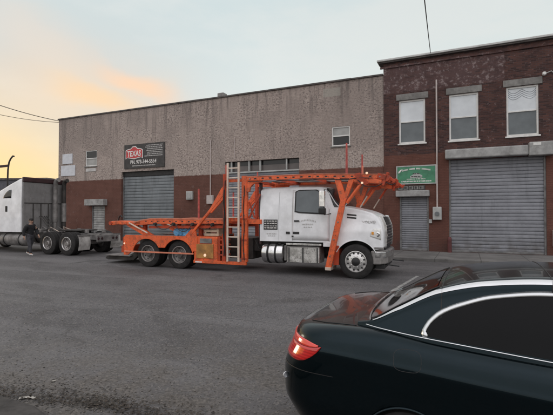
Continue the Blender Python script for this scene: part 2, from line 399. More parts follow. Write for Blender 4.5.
M['orange_pale'] = make_paint('pale_orange_paint', (0.66, 0.22, 0.13), (0.28, 0.11, 0.08), 0.5, 0.0, 0.55)  # paler, pinker orange for top edges, side bars and pins
M['redpole'] = plain('faded_red_pole', (0.42, 0.075, 0.065), 0.5, var=0.3, sc_=6)
M['cabwhite'] = make_paint('white_cab_paint', (0.82, 0.83, 0.85), (0.52, 0.51, 0.50), 0.16, 0.5, 0.35)
M['cabseam'] = plain('panel_gap_rubber', (0.34, 0.34, 0.345), 0.6, var=0.1)  # thin grey strips marking door and panel joints
M['sleepback'] = make_paint('grey_rear_wall_paint', (0.19, 0.185, 0.185), (0.07, 0.065, 0.06), 0.5, 0.1, 0.5)
M['maroon'] = plain('dark_maroon_fairing', (0.035, 0.014, 0.016), 0.45, var=0.3)
M['frame_steel'] = plain('grimy_chassis_steel', (0.045, 0.042, 0.04), 0.65, metal=0.3, var=0.4, dirt=(0.12, 0.10, 0.09), dirt_amt=0.5)
M['greysteel'] = plain('grey_weathered_steel', (0.22, 0.21, 0.205), 0.55, metal=0.4, var=0.35, dirt=(0.07, 0.06, 0.055), dirt_amt=0.6)
M['flap'] = plain('dusty_pale_mudflap', (0.40, 0.385, 0.37), 0.6, var=0.2, dirt=(0.12, 0.11, 0.10), dirt_amt=0.75, dirt_sc=4)
M['ladder'] = plain('dull_aluminium_ladder', (0.66, 0.56, 0.48), 0.45, metal=0.35, var=0.15, dirt=(0.35, 0.2, 0.15), dirt_amt=0.4)
M['tan'] = plain('tan_tool_chest_paint', (0.40, 0.19, 0.05), 0.55, var=0.3, dirt=(0.12, 0.07, 0.03), dirt_amt=0.6, dirt_sc=5)
M['cream'] = plain('cream_crate_paint', (0.50, 0.42, 0.31), 0.6, var=0.2, dirt=(0.25, 0.18, 0.12), dirt_amt=0.5)
M['blue'] = plain('blue_strap_bundle', (0.11, 0.32, 0.56), 0.6, var=0.5, sc_=9, dirt=(0.35, 0.47, 0.58), dirt_amt=0.7, dirt_sc=7)
M['lampclear'] = plain('clear_lamp_lens', (0.72, 0.72, 0.70), 0.12, var=0.15, sc_=9)
M['lampred'] = plain('red_marker_lens', (0.45, 0.02, 0.02), 0.2, var=0.2)
M['lampamber'] = plain('amber_marker_lens', (0.75, 0.32, 0.05), 0.2, var=0.2)
def make_emit(name, c, e):
    t = NT(name); t.out(t.mix(t.noise(6), c, tuple(x*0.9 for x in c)), 0.3)
    t.b.inputs['Emission Color'].default_value = (*c, 1); t.b.inputs['Emission Strength'].default_value = e
    return t.m
M['lamp_on'] = make_emit('lit_marker_lamp', (1.0, 0.72, 0.5), 0.4)
M['paint_line'] = plain('worn_road_paint', (0.27, 0.27, 0.26), 0.8, var=0.3, sc_=5, dirt=(0.11, 0.11, 0.11), dirt_amt=0.8, dirt_sc=7)
M['kerb'] = plain('grimy_kerb_stone', (0.045, 0.042, 0.04), 0.9, var=0.4, sc_=6, bump=0.4)
M['far_wall'] = plain('distant_grey_wall', (0.10, 0.10, 0.115), 0.85, var=0.15)
def make_carpaint():
    t = NT('black_teal_car_paint')
    k = t.mix(t.ramp(t.noise(0.8, 3), 0.3, 0.7), (0.0050, 0.0125, 0.0165), (0.0065, 0.0155, 0.0200))
    k = t.mix(t.ramp(t.noise(6, 6, 0.7), 0.5, 0.8, 0, 0.03), k, (0.10, 0.095, 0.09))
    t.out(k, 0.22, 0.85, 0.38, 0.05); t.b.inputs['Coat IOR'].default_value = 1.45
    t.b.inputs['Coat Roughness'].default_value = 0.035
    # faint orange peel
    t.bump(t.noise(14, 2), 0.012, 0.004)
    return t.m
M['carpaint'] = make_carpaint()
M['carglass'] = make_glass('tinted_car_glass', (0.0015, 0.002, 0.0025), 0.02, 0.14)
M['rearglass'] = make_glass('tinted_rear_screen', (0.012, 0.011, 0.011), 0.05, 0.25)
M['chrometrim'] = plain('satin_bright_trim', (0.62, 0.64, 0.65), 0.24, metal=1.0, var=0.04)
def make_taillens():
    t = NT('red_tail_lamp_lens'); X = t.xyz()
    w = t.n.new('ShaderNodeTexWave'); w.bands_direction = 'Z'; w.inputs['Scale'].default_value = 16; t.l.new(t.tc.outputs['Object'], w.inputs['Vector'])
    k = t.mix(t.ramp(w.outputs['Fac'], 0.2, 0.8), (0.42, 0.006, 0.006), (0.58, 0.014, 0.012))
    k = t.mix(t.ramp(t.noise(9, 3), 0.5, 0.75, 0, 0.5), k, (0.34, 0.01, 0.012))
    return t.out(k, 0.12, 0, 1.0)
M['taillens'] = make_taillens()
M['tailupper'] = plain('pink_orange_indicator_lens', (0.72, 0.05, 0.032), 0.15, var=0.15, coat=1.0)
M['skin'] = plain('skin', (0.36, 0.22, 0.16), 0.55, var=0.08)
M['jacket'] = plain('black_jacket_cloth', (0.013, 0.013, 0.015), 0.85, var=0.3, sc_=9)
M['trouser'] = plain('dark_grey_trouser_cloth', (0.045, 0.045, 0.052), 0.85, var=0.3, sc_=9)
M['shoe'] = plain('pale_trainer_leather', (0.50, 0.49, 0.48), 0.6, var=0.15)
M['hair'] = plain('black_hair', (0.012, 0.010, 0.010), 0.6, var=0.3)
M['paper'] = plain('dirty_white_paper', (0.42, 0.40, 0.36), 0.8, var=0.15)
M['bollardred'] = plain('dull_red_bollard_paint', (0.11, 0.03, 0.03), 0.6, var=0.3)
def make_stone():
    t = NT('loose_grit'); oi = t.n.new('ShaderNodeNewGeometry')
    k = t.mix(oi.outputs['Random Per Island'], (0.022, 0.020, 0.018), (0.17, 0.155, 0.138)); return t.out(k, 0.9, 0)
M['grit'] = make_stone()

# ------------------------------------------------------------------ camera
W0, H0, F0 = 553.0, 415.0, 415.0
PITCH = math.atan(7.5 / F0)
EYE = 1.8
cam = bpy.data.cameras.new('camera'); camo = bpy.data.objects.new('camera', cam); col.objects.link(camo)
cam.sensor_fit = 'HORIZONTAL'; cam.sensor_width = 36.0; cam.lens = 36.0 * F0 / W0
cam.clip_start = 0.05; cam.clip_end = 3000
camo.location = (0, 0, EYE); camo.rotation_euler = (math.pi/2 + PITCH, 0, 0)
sc.camera = camo

FA = R(-24.6); P0 = (7.5267, 19.138, 0.0)
TA = R(-22.0); T0 = (-4.4592, 14.4026, 0.0)
LA = R(-24.6); L0 = (-10.4599, 18.9501, 0.0)
CA = R(-26.0); C0 = (0.10, 2.98, 0.0)
def world(o, a, p):
    return (o[0] + math.cos(a)*p[0] - math.sin(a)*p[1], o[1] + math.sin(a)*p[0] + math.cos(a)*p[1], p[2])

# ------------------------------------------------------------------ ground
g = MB(); n = 40
rows = []
for j in range(2):
    rows.append([(-400 + 800*i, -250 + 900*j, 0.0) for i in range(2)])
g.grid(rows); tag(g.build('ground', M['asphalt']), kind='structure')
sw = MB().box(-60, 40, -3.3, 0.4, -0.1, 0.118)
s = sw.build('sidewalk', M['concrete'], bevel=0.02); s.location = P0; s.rotation_euler = (0, 0, FA); tag(s, kind='structure')
kb = MB().box(-60, 40, -3.46, -3.302, -0.1, 0.124)
s = kb.build('sidewalk_kerb', M['concrete'], bevel=0.025); s.location = P0; s.rotation_euler = (0, 0, FA); tag(s, kind='structure')
# painted bay line near the hauler's bumper
pl = MB(); a = Vector((4.17, 9.9, 0.004)); b = Vector((2.55, 9.15, 0.004))
a = Vector((2.62, 9.65, .004)); b = Vector((4.15, 12.25, .004))
d = (b - a).normalized(); nn = Vector((-d.y, d.x, 0)) * 0.05
rows = []
for i in range(13):
    c = a.lerp(b, i/12); w = 0.8 + 0.35*random.random(); rows.append([c - nn*w, c + nn*w])
pl.grid(rows); tag(pl.build('road_marking', M['paint_line']), kind='structure')
# near kerb bottom left
nk = MB(); pts = [(-9, 4.55), (-4.0, 4.28), (-2.68, 4.05), (-2.2, 3.82), (-1.75, 3.45), (-1.5, 2.9), (-1.5, 1.5), (-9, 1.5)]
nk.prism(pts, -0.05, 0.07, axis='z'); tag(nk.build('near_kerb', M['kerb'], bevel=0.03), kind='structure')
# loose grit
gm = MB()
def stone(x, y, r, z0=0.0):
    k = len(gm.v); h = r*random.uniform(0.5, 0.9); a0 = random.random()*6
    vs = [(x + r*random.uniform(.7, 1.2)*math.cos(a0 + i*1.257), y + r*random.uniform(.7, 1.2)*math.sin(a0 + i*1.257), z0 + h*random.uniform(.2, .5)) for i in range(5)]
    vs.append((x + r*.2*random.uniform(-1, 1), y, z0 + h))
    gm.add(vs, [[i, (i+1) % 5, 5] for i in range(5)])
for i in range(7500):
    y = 3.3 + 7.5*random.random()**1.9; x = random.uniform(-0.72, 0.3)*y
    if random.random() > 1.1 - (x/y + .72)*.75: continue
    stone(x, y, random.choice((.003, .004, .005, .006, .007, .011)) * random.uniform(.7, 1.2))
for i in range(2600):
    t_ = random.random(); x = -4.6 + 3.2*t_ + random.gauss(0, .12); y = 4.55 - 0.85*t_ + abs(random.gauss(0, .28)) + .05
    stone(x, y, random.choice((.004, .006, .008, .010, .013)))
tag(gm.build('grit', M['grit'], recalc=False), kind='stuff')
lm_ = MB()
for i in range(1300):
    t_ = random.random(); cl_ = random.choice((.10, .30, .60, .66, .70, .74, .86))
    t_ = min(1, max(0, cl_ + random.gauss(0, .13)))
    x = -3.6 + 2.9*t_ + random.gauss(0, .10); y = 4.34 - 0.62*t_ + abs(random.gauss(0, .13)) - .03
    if t_ > .75: y += -.05
    r = random.uniform(.007, .022); a_ = random.random()*6.28; z0 = random.uniform(.003, .022); tl = random.uniform(-.5, .5)
    pts = [(-r, 0), (-.3*r, .42*r), (.5*r, .32*r), (r, 0), (.4*r, -.36*r), (-.4*r, -.40*r)]
    lm_.add([(x + math.cos(a_)*u - math.sin(a_)*v, y + math.sin(a_)*u + math.cos(a_)*v, z0 + abs(tl*u) + .3*abs(v)) for u, v in pts], [[0, 1, 2, 3, 4, 5]])
def make_leaf():
    t = NT('dead_leaf'); oi = t.n.new('ShaderNodeNewGeometry')
    return t.out(t.mix(oi.outputs['Random Per Island'], (0.012, 0.010, 0.008), (0.060, 0.046, 0.034)), 0.85, 0)
tag(lm_.build('leaf_litter', make_leaf(), recalc=False), kind='stuff')
# litter
def crumple(name, x, y, L, Wd, rz, label):
    rows = []
    for i in range(9):
        rows.append([((i/8 - .5)*L, (j/4 - .5)*Wd + .1*L*math.sin(i*.6), .006 + .05*L*random.random() + .06*L*math.sin(i*1.7 + j)**2) for j in range(5)])
    o = MB().grid(rows).build(name, M['paper'], smooth=True, solid=.002)
    o.location = (x, y, 0.0); o.rotation_euler = (0, 0, rz); tag(o, label, 'litter'); return o
crumple('crumpled_paper', -2.44, 4.10, .15, .04, .25, 'long crumpled strip of dirty white paper lying in the grit by the near kerb')
crumple('paper_scrap', -2.41, 4.53, .035, .022, 1.0, 'tiny white scrap of paper on the asphalt behind the crumpled strip')

# ------------------------------------------------------------------ buildings
def wall_holes(u0, u1, z0, z1, holes, y0=0.0, th=0.3):
    us = sorted({u0, u1, *[h[0] for h in holes], *[h[1] for h in holes]}); zs = sorted({z0, z1, *[h[2] for h in holes], *[h[3] for h in holes]})
    m = MB()
    def solid(i, j):
        if i < 0 or j < 0 or i >= len(us)-1 or j >= len(zs)-1: return False
        cu, cz = (us[i]+us[i+1])/2, (zs[j]+zs[j+1])/2
        return not any(h[0] < cu < h[1] and h[2] < cz < h[3] for h in holes)
    for i in range(len(us)-1):
        for j in range(len(zs)-1):
            if not solid(i, j): continue
            a, b, c, d = us[i], us[i+1], zs[j], zs[j+1]
            m.add([(a, y0, c), (b, y0, c), (b, y0, d), (a, y0, d)], [[0,1,2,3]])
            m.add([(a, y0+th, c), (b, y0+th, c), (b, y0+th, d), (a, y0+th, d)], [[3,2,1,0]])
            if not solid(i-1, j): m.add([(a, y0, c), (a, y0, d), (a, y0+th, d), (a, y0+th, c)], [[0,1,2,3]])
            if not solid(i+1, j): m.add([(b, y0, c), (b, y0+th, c), (b, y0+th, d), (b, y0, d)], [[0,1,2,3]])
            if not solid(i, j-1): m.add([(a, y0, c), (a, y0+th, c), (b, y0+th, c), (b, y0, c)], [[0,1,2,3]])
            if not solid(i, j+1): m.add([(a, y0, d), (b, y0, d), (b, y0+th, d), (a, y0+th, d)], [[0,1,2,3]])
    return m

def slats(u0, u1, z0, z1, pitch, y, depth=0.022):
    # curved interlocking roller slats as one corrugated sheet
    n = max(1, round((z1 - z0)/pitch)); p = (z1 - z0)/n; rows = []
    for k in range(n):
        for t_, d_ in ((0.02, 0.0), (0.10, -.9), (0.35, -1.0), (0.70, -.75), (0.93, -.25), (0.985, .35)):
            z = z0 + (k + t_)*p; rows.append([(u0, y + d_*depth, z), (u1, y + d_*depth, z)])
    return MB().grid(rows)

def roller_door(parent, u0, u1, z0, z1, pitch, mat_, y=0.12, name='roller_door'):
    d = slats(u0, u1, z0 + .06, z1, pitch, y).build(name, mat_, parent, recalc=False)
    r = MB(); r.box(u0 - .005, u0 + .075, y - .075, y + .03, z0, z1); r.box(u1 - .075, u1 + .005, y - .075, y + .03, z0, z1)
    r.build('guide_rail', M['rail'], d, bevel=.006)
    MB().box(u0 + .08, u1 - .08, y - .045, y + .02, z0 + .005, z0 + .09).build('bottom_rail', M['rail'], d, bevel=.008)
    return d

def sash_window(parent, u0, u1, z0, z1, y=0.05, up='blind', lo='pane', fw=0.07, split=.5, lace=False):
    f = MB(); zm = z0 + (z1 - z0)*split
    f.box(u0, u0+fw, y, y+.09, z0, z1); f.box(u1-fw, u1, y, y+.09, z0, z1)
    f.box(u0+fw, u1-fw, y, y+.09, z1-fw, z1); f.box(u0+fw, u1-fw, y, y+.09, z0, z0+fw)
    f.box(u0+fw, u1-fw, y+.012, y+.075, zm-.03, zm+.03)
    w = f.build('window', M['white_frame'], parent, bevel=.006)
    MB().box(u0+fw, u1-fw, y+.045, y+.055, zm+.03, z1-fw).build('upper_pane', M[up], w)
    MB().box(u0+fw, u1-fw, y+.060, y+.070, z0+fw, zm-.03).build('lower_pane', M[lo], w)
    if lace:
        l = MB(); c = (u0+u1)/2; ztop = z1 - fw - .02
        hw_ = (u1-u0)/2 - fw
        for s_ in (-1, 1):
            for q in range(4):
                r0 = hw_*(.95 - .2*q)
                pts = [(c + s_*(hw_ - (hw_)*(1-math.cos(a_))*.98) , y+.040, ztop - r0*.62*math.sin(a_)*(1 - .0*q)) for a_ in [math.pi/2*i/8 for i in range(9)]]
                pts = [(c + s_*hw_*(1 - i/8), y+.040, ztop - .02 - .09*q - .22*math.sin(math.pi*(i/8))**.8 * (1 - i/14)) for i in range(9)]
                l.tube(pts, .010, 5)
        l.build('lace_valance', M['lace'], w)
    MB().box(u0-.06, u1+.06, y-.10, y-.002, z0-.07, z0-.005).build('sill', M['white_frame'] if fw > .06 else M['lintel'], w, bevel=.01)
    return w

# --- warehouse
wh = empty('warehouse_building', P0, FA)
tag(wh, 'long mottled grey warehouse with flaking paint and a red-brown painted base', 'building')
WU0, WU1, WH = -25.5, -2.52, 8.62
holes = [(-22.15, -20.95, .12, 2.42), (-19.5, -15.22, .12, 4.62), (-11.55, -6.95, .12, 4.86), (-22.8, -21.72, 5.15, 6.22), (-5.15, -4.2, 5.32, 6.32)]
wm = wall_holes(WU0, WU1, 0, WH, holes)
wm.box(WU0, WU0+.3, .302, 26, 0, WH); wm.box(WU1-.3, WU1, .302, 26, 0, WH); wm.box(WU0+.302, WU1-.302, 25.7, 26, 0, WH)
wm.build('wall', M['stucco'], wh)
MB().box(WU0+.3, WU1-.3, .3, 25.7, WH-.55, WH-.4).build('roof', M['coping'], wh)
cp = MB(); xx = WU0 - .06
while xx < WU1 - .05:
    L = min(random.uniform(1.6, 2.4), WU1 - .01 - xx); zj = random.uniform(-.012, .012)
    cp.box(xx, xx + L - .012, -.07, .34, WH + .002, WH + .085 + zj); xx += L
cp.build('coping', M['coping'], wh, bevel=.012)
d = roller_door(wh, -22.15, -20.95, .12, 2.42, .16, M['housing'], .10)
MB().box(-22.45, -20.72, -.38, -.01, 2.44, 2.86).build('shutter_housing', M['housing'], d, bevel=.02)
d = roller_door(wh, -19.5, -15.22, .12, 4.30, .2, M['shutter_blue'], .22)
MB().box(-19.5, -15.22, .16, .29, 4.30, 4.62).build('shutter_housing', M['black'], d, bevel=.02)  # black colour paints in the shade at the head of the door recess
d = roller_door(wh, -11.55, -6.95, .12, 4.18, .155, M['shutter'], .16)
tr_ = MB(); tr_.box(-11.55, -6.95, .06, .16, 4.18, 4.26)
for u in (-11.2, -10.05, -9.35, -7.75): tr_.box(u, u+.07, .05, .15, 4.262, 4.86)
tr_.each('transom_frame', M['meter'], wh, bevel=.006)
MB().box(-11.55, -6.95, .24, .26, 4.262, 4.60).build('transom_pane', M['pane_brown'], wh)
MB().box(-11.55, -6.95, .235, .262, 4.602, 4.86).build('transom_pane', M['pane_black'], wh)  # upper band coloured black to stand for the shadow of the reveal
sash_window(wh, -22.8, -21.72, 5.15, 6.22, .03, 'pane_black', 'pane_light', .055, .5)
sash_window(wh, -5.15, -4.2, 5.32, 6.32, .03, 'pane_light', 'pane_black', .06, .52)
MB().box(-22.72, -21.80, -.03, -.002, 4.78, 5.0).build('patched_sill', M['ink_grey'], wh)
MB().tube([(-12.52, -.05, 6.2), (-12.52, -.05, 2.95)], .028).build('conduit', M['conduit'], wh, smooth=True)
MB().box(-12.72, -12.30, -.16, -.002, 2.45, 2.95).build('junction_box', M['conduit'], wh, bevel=.015)
MB().tube([(-10.9, -.05, 6.25), (-10.9, -.05, 4.95)], .02).build('conduit', M['conduit'], wh, smooth=True)
eb = MB().box(-14.2, -13.75, -.15, -.002, 2.72, 3.22).build('electrical_box', M['meter'], wh, bevel=.015)
MB().box(-14.14, -13.81, -.165, -.152, 2.78, 3.16).build('electrical_box_door', M['housing'], eb, bevel=.005)
mt = MB().tube([(-4.02 + .0, -.04, 4.18), (-4.02, -.04, 4.55)], .015); mt.build('conduit', M['conduit'], wh)
# rooftop vent
rv = empty('roof_vent', world(P0, FA, (-12.22, .75, WH - .30)), FA)
tag(rv, 'small boxy roof vent peeping over the warehouse parapet', 'vent')
MB().box(-.12, .12, -.12, .12, 0, .55).build('vent_stack', M['greysteel'], rv)
MB().box(-.22, .22, -.22, .22, .552, .80).build('vent_cap', M['greysteel'], rv, bevel=.04)

# blank boards
def board(name, u0, u1, z0, z1, m, label, th=.04, y=-.005, cat='sign', frame=None):
    e = empty(name, world(P0, FA, ((u0+u1)/2, y, z0)), FA); tag(e, label, cat)
    w, h = u1-u0, z1-z0
    MB().box(-w/2, w/2, -th, 0, 0, h).build('board', m, e, bevel=.006)
    if frame:
        f = MB(); t_ = .05
        f.box(-w/2-.002, -w/2+t_, -th-.014, -th+.001, -.002, h+.002); f.box(w/2-t_, w/2+.002, -th-.014, -th+.001, -.002, h+.002)
        f.box(-w/2+t_, w/2-t_, -th-.013, -th+.001, -.002, t_); f.box(-w/2+t_, w/2-t_, -th-.013, -th+.001, h-t_, h+.002)
        f.build('sign_frame', frame, e)
    return e, w, h
e, w, h = board('blank_sign', -25.05, -24.05, 5.42, 6.12, M['sign_white'], 'smaller upper one of two blank white boards at the warehouse corner'); e['group'] = 'blank white boards at the warehouse corner'
e, w, h = board('blank_sign', -25.18, -23.78, 4.56, 5.30, M['sign_white'], 'wider lower one of two blank white boards at the warehouse corner'); e['group'] = 'blank white boards at the warehouse corner'

def dashes(m, x0, x1, z, h, y, lo=.05, hi=.16, gap=.025, th=.004):
    # a line of lettering too far off to read: rows of short letter-height strokes
    x = x0
    while x < x1 - .02:
        L = min(random.uniform(lo, hi), x1 - x)
        k = x
        while k < x + L - .001:
            w = min(random.uniform(.5, .8)*h, x + L - k)
            m.box(k, k + w*.8, y - th, y, z + random.uniform(0, .15)*h, z + h*random.uniform(.82, 1)); k += w
        x += L + gap
e, w, h = board('business_sign', -19.2, -15.9, 4.80, 6.36, M['sign_black'], 'black business sign with a red emblem and phone number above the blue-grey shutter', .06)
em = [(-1.52, .62), (-1.52, 1.18), (-1.36, 1.26), (-1.08, 1.30), (-.92, 1.44), (-.68, 1.44), (-.52, 1.30), (-.22, 1.26), (-.08, 1.18), (-.08, .62), (-.22, .70), (-.80, .60), (-1.38, .70)]
MB().prism(em, -.068, -.061).build('emblem_outline', M['sign_ink'], e)
cx_, cz_ = -.80, .98
emi = [(cx_ + (x-cx_)*.93, cz_ + (z-cz_)*.86) for x, z in em]
MB().prism(emi, -.074, -.0685).build('emblem', M['sign_red'], e)
text_mesh('emblem_lettering', 'TEXAS', .50, M['sign_ink'], e, (cx_, -.078, .94), sx=.78, bold=.012)
text_mesh('phone_number', 'PH. 973-344-5554', .33, M['sign_ink'], e, (-.05, -.066, .40), sx=.88, bold=.006)
dl = MB()
for k in range(7): dashes(dl, (.22 if k not in (0, 5) else .05) + .04*(k % 3), 1.5, .72 + .112*k, .062, -.061)
dashes(dl, -.95, .95, .13, .07, -.061)
dl.build('small_print', M['ink_grey'], e)

# --- brick building
bb = empty('brick_building', P0, FA)
tag(bb, 'two-storey dark red brick building with three sash windows and grey roller shutters', 'building')
BY = -.06; BH = 9.16
wins = [(-1.79, -.60, 5.2, 7.27), (.43, 1.64, 5.18, 7.29), (2.73, 3.93, 5.2, 7.34)]
holes = [(-1.78, -.47, .12, 2.68), (.40, 4.17, .12, 4.32)] + wins
wm = wall_holes(-2.51, 10.5, 0, BH, holes, BY)
wm.box(-2.51, -2.21, .242, 22, 0, BH); wm.box(10.2, 10.5, .242, 22, 0, BH); wm.box(-2.208, 10.198, 21.7, 22, 0, BH)
wm.build('wall', M['brick'], bb)
MB().box(-2.2, 10.19, .245, 21.69, BH-.6, BH-.45).build('roof', M['coping'], bb)
MB().box(-2.74, 10.7, BY-.13, .4, BH+.002, BH+.07).build('cornice', M['coping'], bb, bevel=.015)
MB().box(-2.80, 10.76, BY-.19, .46, BH+.072, BH+.17).build('parapet_cap', M['capwhite'], bb, bevel=.02)
MB().box(-2.66, 10.6, BY-.06, BY-.002, 8.90, 9.0).build('string_course', M['brick'], bb, bevel=.01)
for k, wv in enumerate(wins):
    sash_window(bb, wv[0], wv[1], wv[2], wv[3], BY+.05, 'blind', 'pane', .075, .50, lace=(k == 2))
    MB().box(wv[0]-.12, wv[1]+.14, BY-.035, BY+.05, wv[3]+.005, wv[3]+.30).build('lintel', M['lintel'], bb, bevel=.015)
d = roller_door(bb, -1.78, -.47, .12, 2.66, .105, M['shutter'], .06)
MB().box(-1.92, -.42, -.36, BY-.002, 2.66, 2.95).build('shutter_housing', M['housing'], d, bevel=.03)
d = roller_door(bb, .40, 4.17, .12, 4.32, .152, M['shutter'], .08)
MB().box(.26, 3.52, -.44, BY-.002, 4.32, 4.74).build('shutter_housing', M['housing'], d, bevel=.05)
MB().box(3.52, 4.42, -.50, BY-.002, 4.28, 4.84).build('motor_box', M['housing'], d, bevel=.03)
MB().box(3.66, 3.94, -.512, -.503, 4.69, 4.80).build('data_plate', M['white_frame'], d)
pp = MB().tube([(-.10, BY-.05, 8.05), (-.10, BY-.05, 2.17)], .035); pp.build('conduit', M['conduit'], bb, smooth=True)
mb_ = MB().box(-.29, .09, BY-.20, BY-.002, 1.58, 2.17).build('meter_box', M['meter'], bb, bevel=.02)
MB().lathe([(0, -.09), (.09, -.09), (.10, -.05), (.10, 0)], (-.10, BY-.20, 1.86), 'y', 18).build('meter_dial', M['pane'], mb_, smooth=True)
MB().box(-.46, -.33, BY-.12, BY-.002, 1.42, 1.60).build('lock_box', M['meter'], bb, bevel=.01)
MB().box(4.37, 4.80, BY-.22, BY-.002, .50, 1.18).build('utility_box', M['white_frame'], bb, bevel=.02)
sl = MB().lathe([(0, -.16), (.06, -.15), (.085, -.10), (.085, -.05), (.03, -.02), (.03, 0)], (4.13, BY-.02, 7.72), 'y', 14)
so = sl.build('flood_lamp', M['lampclear'], bb, smooth=True)
MB().tube([(4.2, BY-.05, 7.74), (4.38, BY-.08, 7.80), (4.50, BY-.02, 7.70)], .02, 6).build('lamp_bracket', M['meter'], so)
# green sign + number plates
e, w, h = board('business_sign', -1.92, -.12, 3.25, 4.13, M['sign_green'], 'green business sign with a pale border above the small roller shutter', .05, BY - .004, frame=M['meter'])
cb = MB()
dl = MB()
for i in range(26):      # arched heading
    t_ = i/25*2 - 1; x = t_*.62; z = .64 + .085*math.cos(t_*1.5)
    if i in (6, 12, 17): continue
    dl.box(x - .017, x + .017, -.066, -.0505, z - .035, z + .035)
dl.prism([(-.80, .60), (-.70, .70), (-.60, .72), (-.66, .66), (-.72, .56), (-.80, .52)], -.066, -.0505)
dashes(dl, -.66, .68, .10, .07, -.0505)
dashes(dl, -.42, .42, .215, .05, -.0505)
dl.build('sign_lettering', M['sign_ink'], e)
cr = MB().prism([(-.26, .30), (-.26, .38), (-.15, .44), (-.08, .52), (.12, .52), (.2, .44), (.28, .40), (.28, .30)], -.062, -.0505)
cr.build('sign_picture', M['meter'], e)
bk = MB(); dashes(bk, -.14, .16, .46, .06, -.063); dashes(bk, -.22, .24, .33, .05, -.063); bk.build('sign_black_lettering', M['ink_black'], e)
e, w, h = board('number_plate_strip', -1.86, -.62, 2.98, 3.19, M['sign_black'], 'dark strip of small square plates between green sign and small shutter', .03, BY - .004)
pk = MB()
for i in range(5): pk.box(-.58 + i*.235, -.58 + i*.235 + .19, -.036, -.0305, .025, .185)
pk.each('plate_tile', M['lintel'], e)
tx = MB()
for i in range(5): dashes(tx, -.55 + i*.235, -.42 + i*.235, .05, .11, -.0365, .10, .12)
tx.build('plate_lettering', M['ink_black'], e)
bo = MB().lathe([(.0, .70), (.05, .69), (.085, .64), (.09, .58), (.09, 0)], (0, 0, 0), 'z', 16).build('bollard', M['bollardred'], smooth=True)
bo.location = (*world(P0, FA, (.42, -.30, 0))[:2], .118); tag(bo, 'short dull red bollard at the left foot of the big grey shutter', 'bollard')

# --- cables
def pix(x, y, depth):
    dx = (x - W0/2)/F0; dz = -(y - H0/2)/F0
    return Vector((dx*depth, (math.cos(PITCH) - dz*math.sin(PITCH))*depth, EYE + (math.sin(PITCH) + dz*math.cos(PITCH))*depth))
def cable(p, q, sag, label, r=.02):
    p = Vector(p); q = Vector(q)
    pts = [p.lerp(q, i/24) - Vector((0, 0, sag*4*(i/24)*(1 - i/24))) for i in range(25)]
    o = MB().tube([v - p for v in pts], r, 6).build('overhead_cable', M['cable'], smooth=True); o.location = p
    tag(o, label, 'cable', 'cables running left from the warehouse corner' if 'left' in label else None); return o
cnr = Vector(world(P0, FA, (WU0 + .05, -.03, 8.55)))
far = pix(-60, 82, 26.0); cable(cnr, far, .25, 'upper of two thin black cables running left from the warehouse roof corner', .022)
cable(Vector(world(P0, FA, (WU0 + .05, -.03, 8.45))), pix(-60, 98, 26.0), .3, 'lower of two thin black cables running left from the warehouse roof corner', .016)
cable(pix(430.5, 53, 18.9), pix(417, -70, 7.0), .05, 'dark service cable rising steeply from the brick building parapet', .014)

# --- far left background
db = empty('distant_building', (-52, 60, 0), R(-6))
tag(db, 'low dark flat-roofed building far off behind the white tractor', 'building')
MB().box(-24, 20, 0, 12, 0, 6.75).build('wall', M['far_wall'], db)
MB().box(-24.2, 20.2, -.2, 12.2, 6.752, 7.0).build('roof', M['coping'], db)
wl_ = MB()
for i in range(9): wl_.box(-22 + i*4.6, -19.6 + i*4.6, -.06, -.004, 3.6, 5.2)
wl_.build('window', M['pane_black'], db)
lp = pix(7.5, 190, 40)
sl = empty('street_lamp', (lp.x, lp.y, 0))
tag(sl, 'thin dark curved-top street lamp pole in the glow at far left', 'street lamp')
top = pix(11.5, 156, 40); mid = pix(7.8, 170, 40)
MB().tube([(0, 0, 0), (.0, 0, mid.z-1), (.02, 0, mid.z), (.12, 0, mid.z+.75), (.28, 0, top.z-.25), (.48, 0, top.z)], .075, 8).build('pole', M['cable'], sl, smooth=True)
MB().bar((-1.6, 0, mid.z+.25), (.05, 0, mid.z+.42), .22, .12).build('arm', M['maroon'], sl)
MB().lathe([(0, -.1), (.12, -.08), (.1, .05), (0, .06)], (.52, 0, top.z), 'z', 10).build('lamp_head', M['cable'], sl)

# ------------------------------------------------------------------ generic vehicle shell (lofted cab)
class Shell:
    def __init__(s, zb, zt, hw, yc, r=.12, crown=.03, rows=10, arc=6, sgn=1):
        s.zb, s.zt, s.hw, s.yc, s.r, s.crown, s.rows, s.arc = zb, zt, hw, yc, r, crown, rows, arc
    def half(s, x):
        zb, zt = s.zb(x), s.zt(x); r = min(s.r(x) if callable(s.r) else s.r, max(.01, (zt - zb)*.45)); z1 = zt - r; P = []
        for j in range(s.rows + 1):
            z = zb + (z1 - zb)*j/s.rows; P.append((s.hw(x, z), z))
        w = s.hw(x, z1) - r
        for j in range(1, s.arc + 1):
            a = math.pi/2*j/s.arc; P.append((w + r*math.cos(a), z1 + r*math.sin(a)))
        for j in range(1, 5): P.append((w*(1 - j/4), zt + s.crown*(1 - (1 - j/4)**2)))
        return P
    def sect(s, x):
        h = s.half(x)
        return [(x, s.yc - y, z) for y, z in h] + [(x, s.yc + y, z) for y, z in h[::-1][1:]]
    def mesh(s, xs):
        rows = [s.sect(x) for x in xs]; m = MB().grid(rows); n = len(rows[0])
        m.f.append(list(range(n))); m.f.append([(len(xs)-1)*n + k for k in range(n)][::-1])
        for i in range(len(xs)-1): m.f.append([i*n, (i+1)*n, (i+1)*n + n-1, i*n + n-1])
        return m
    def side(s, x, z, off=.004, far=False):
        y = s.hw(x, z) + off
        return (x, s.yc + y if far else s.yc - y, z)
    def strip(s, xs, lo, hi, off=.004, rows=4, far=False):
        return MB().grid([[s.side(x, lo(x) + (hi(x) - lo(x))*j/rows, off, far) for j in range(rows+1)] for x in xs])
def frange(a, b, n): return [a + (b-a)*i/n for i in range(n+1)]

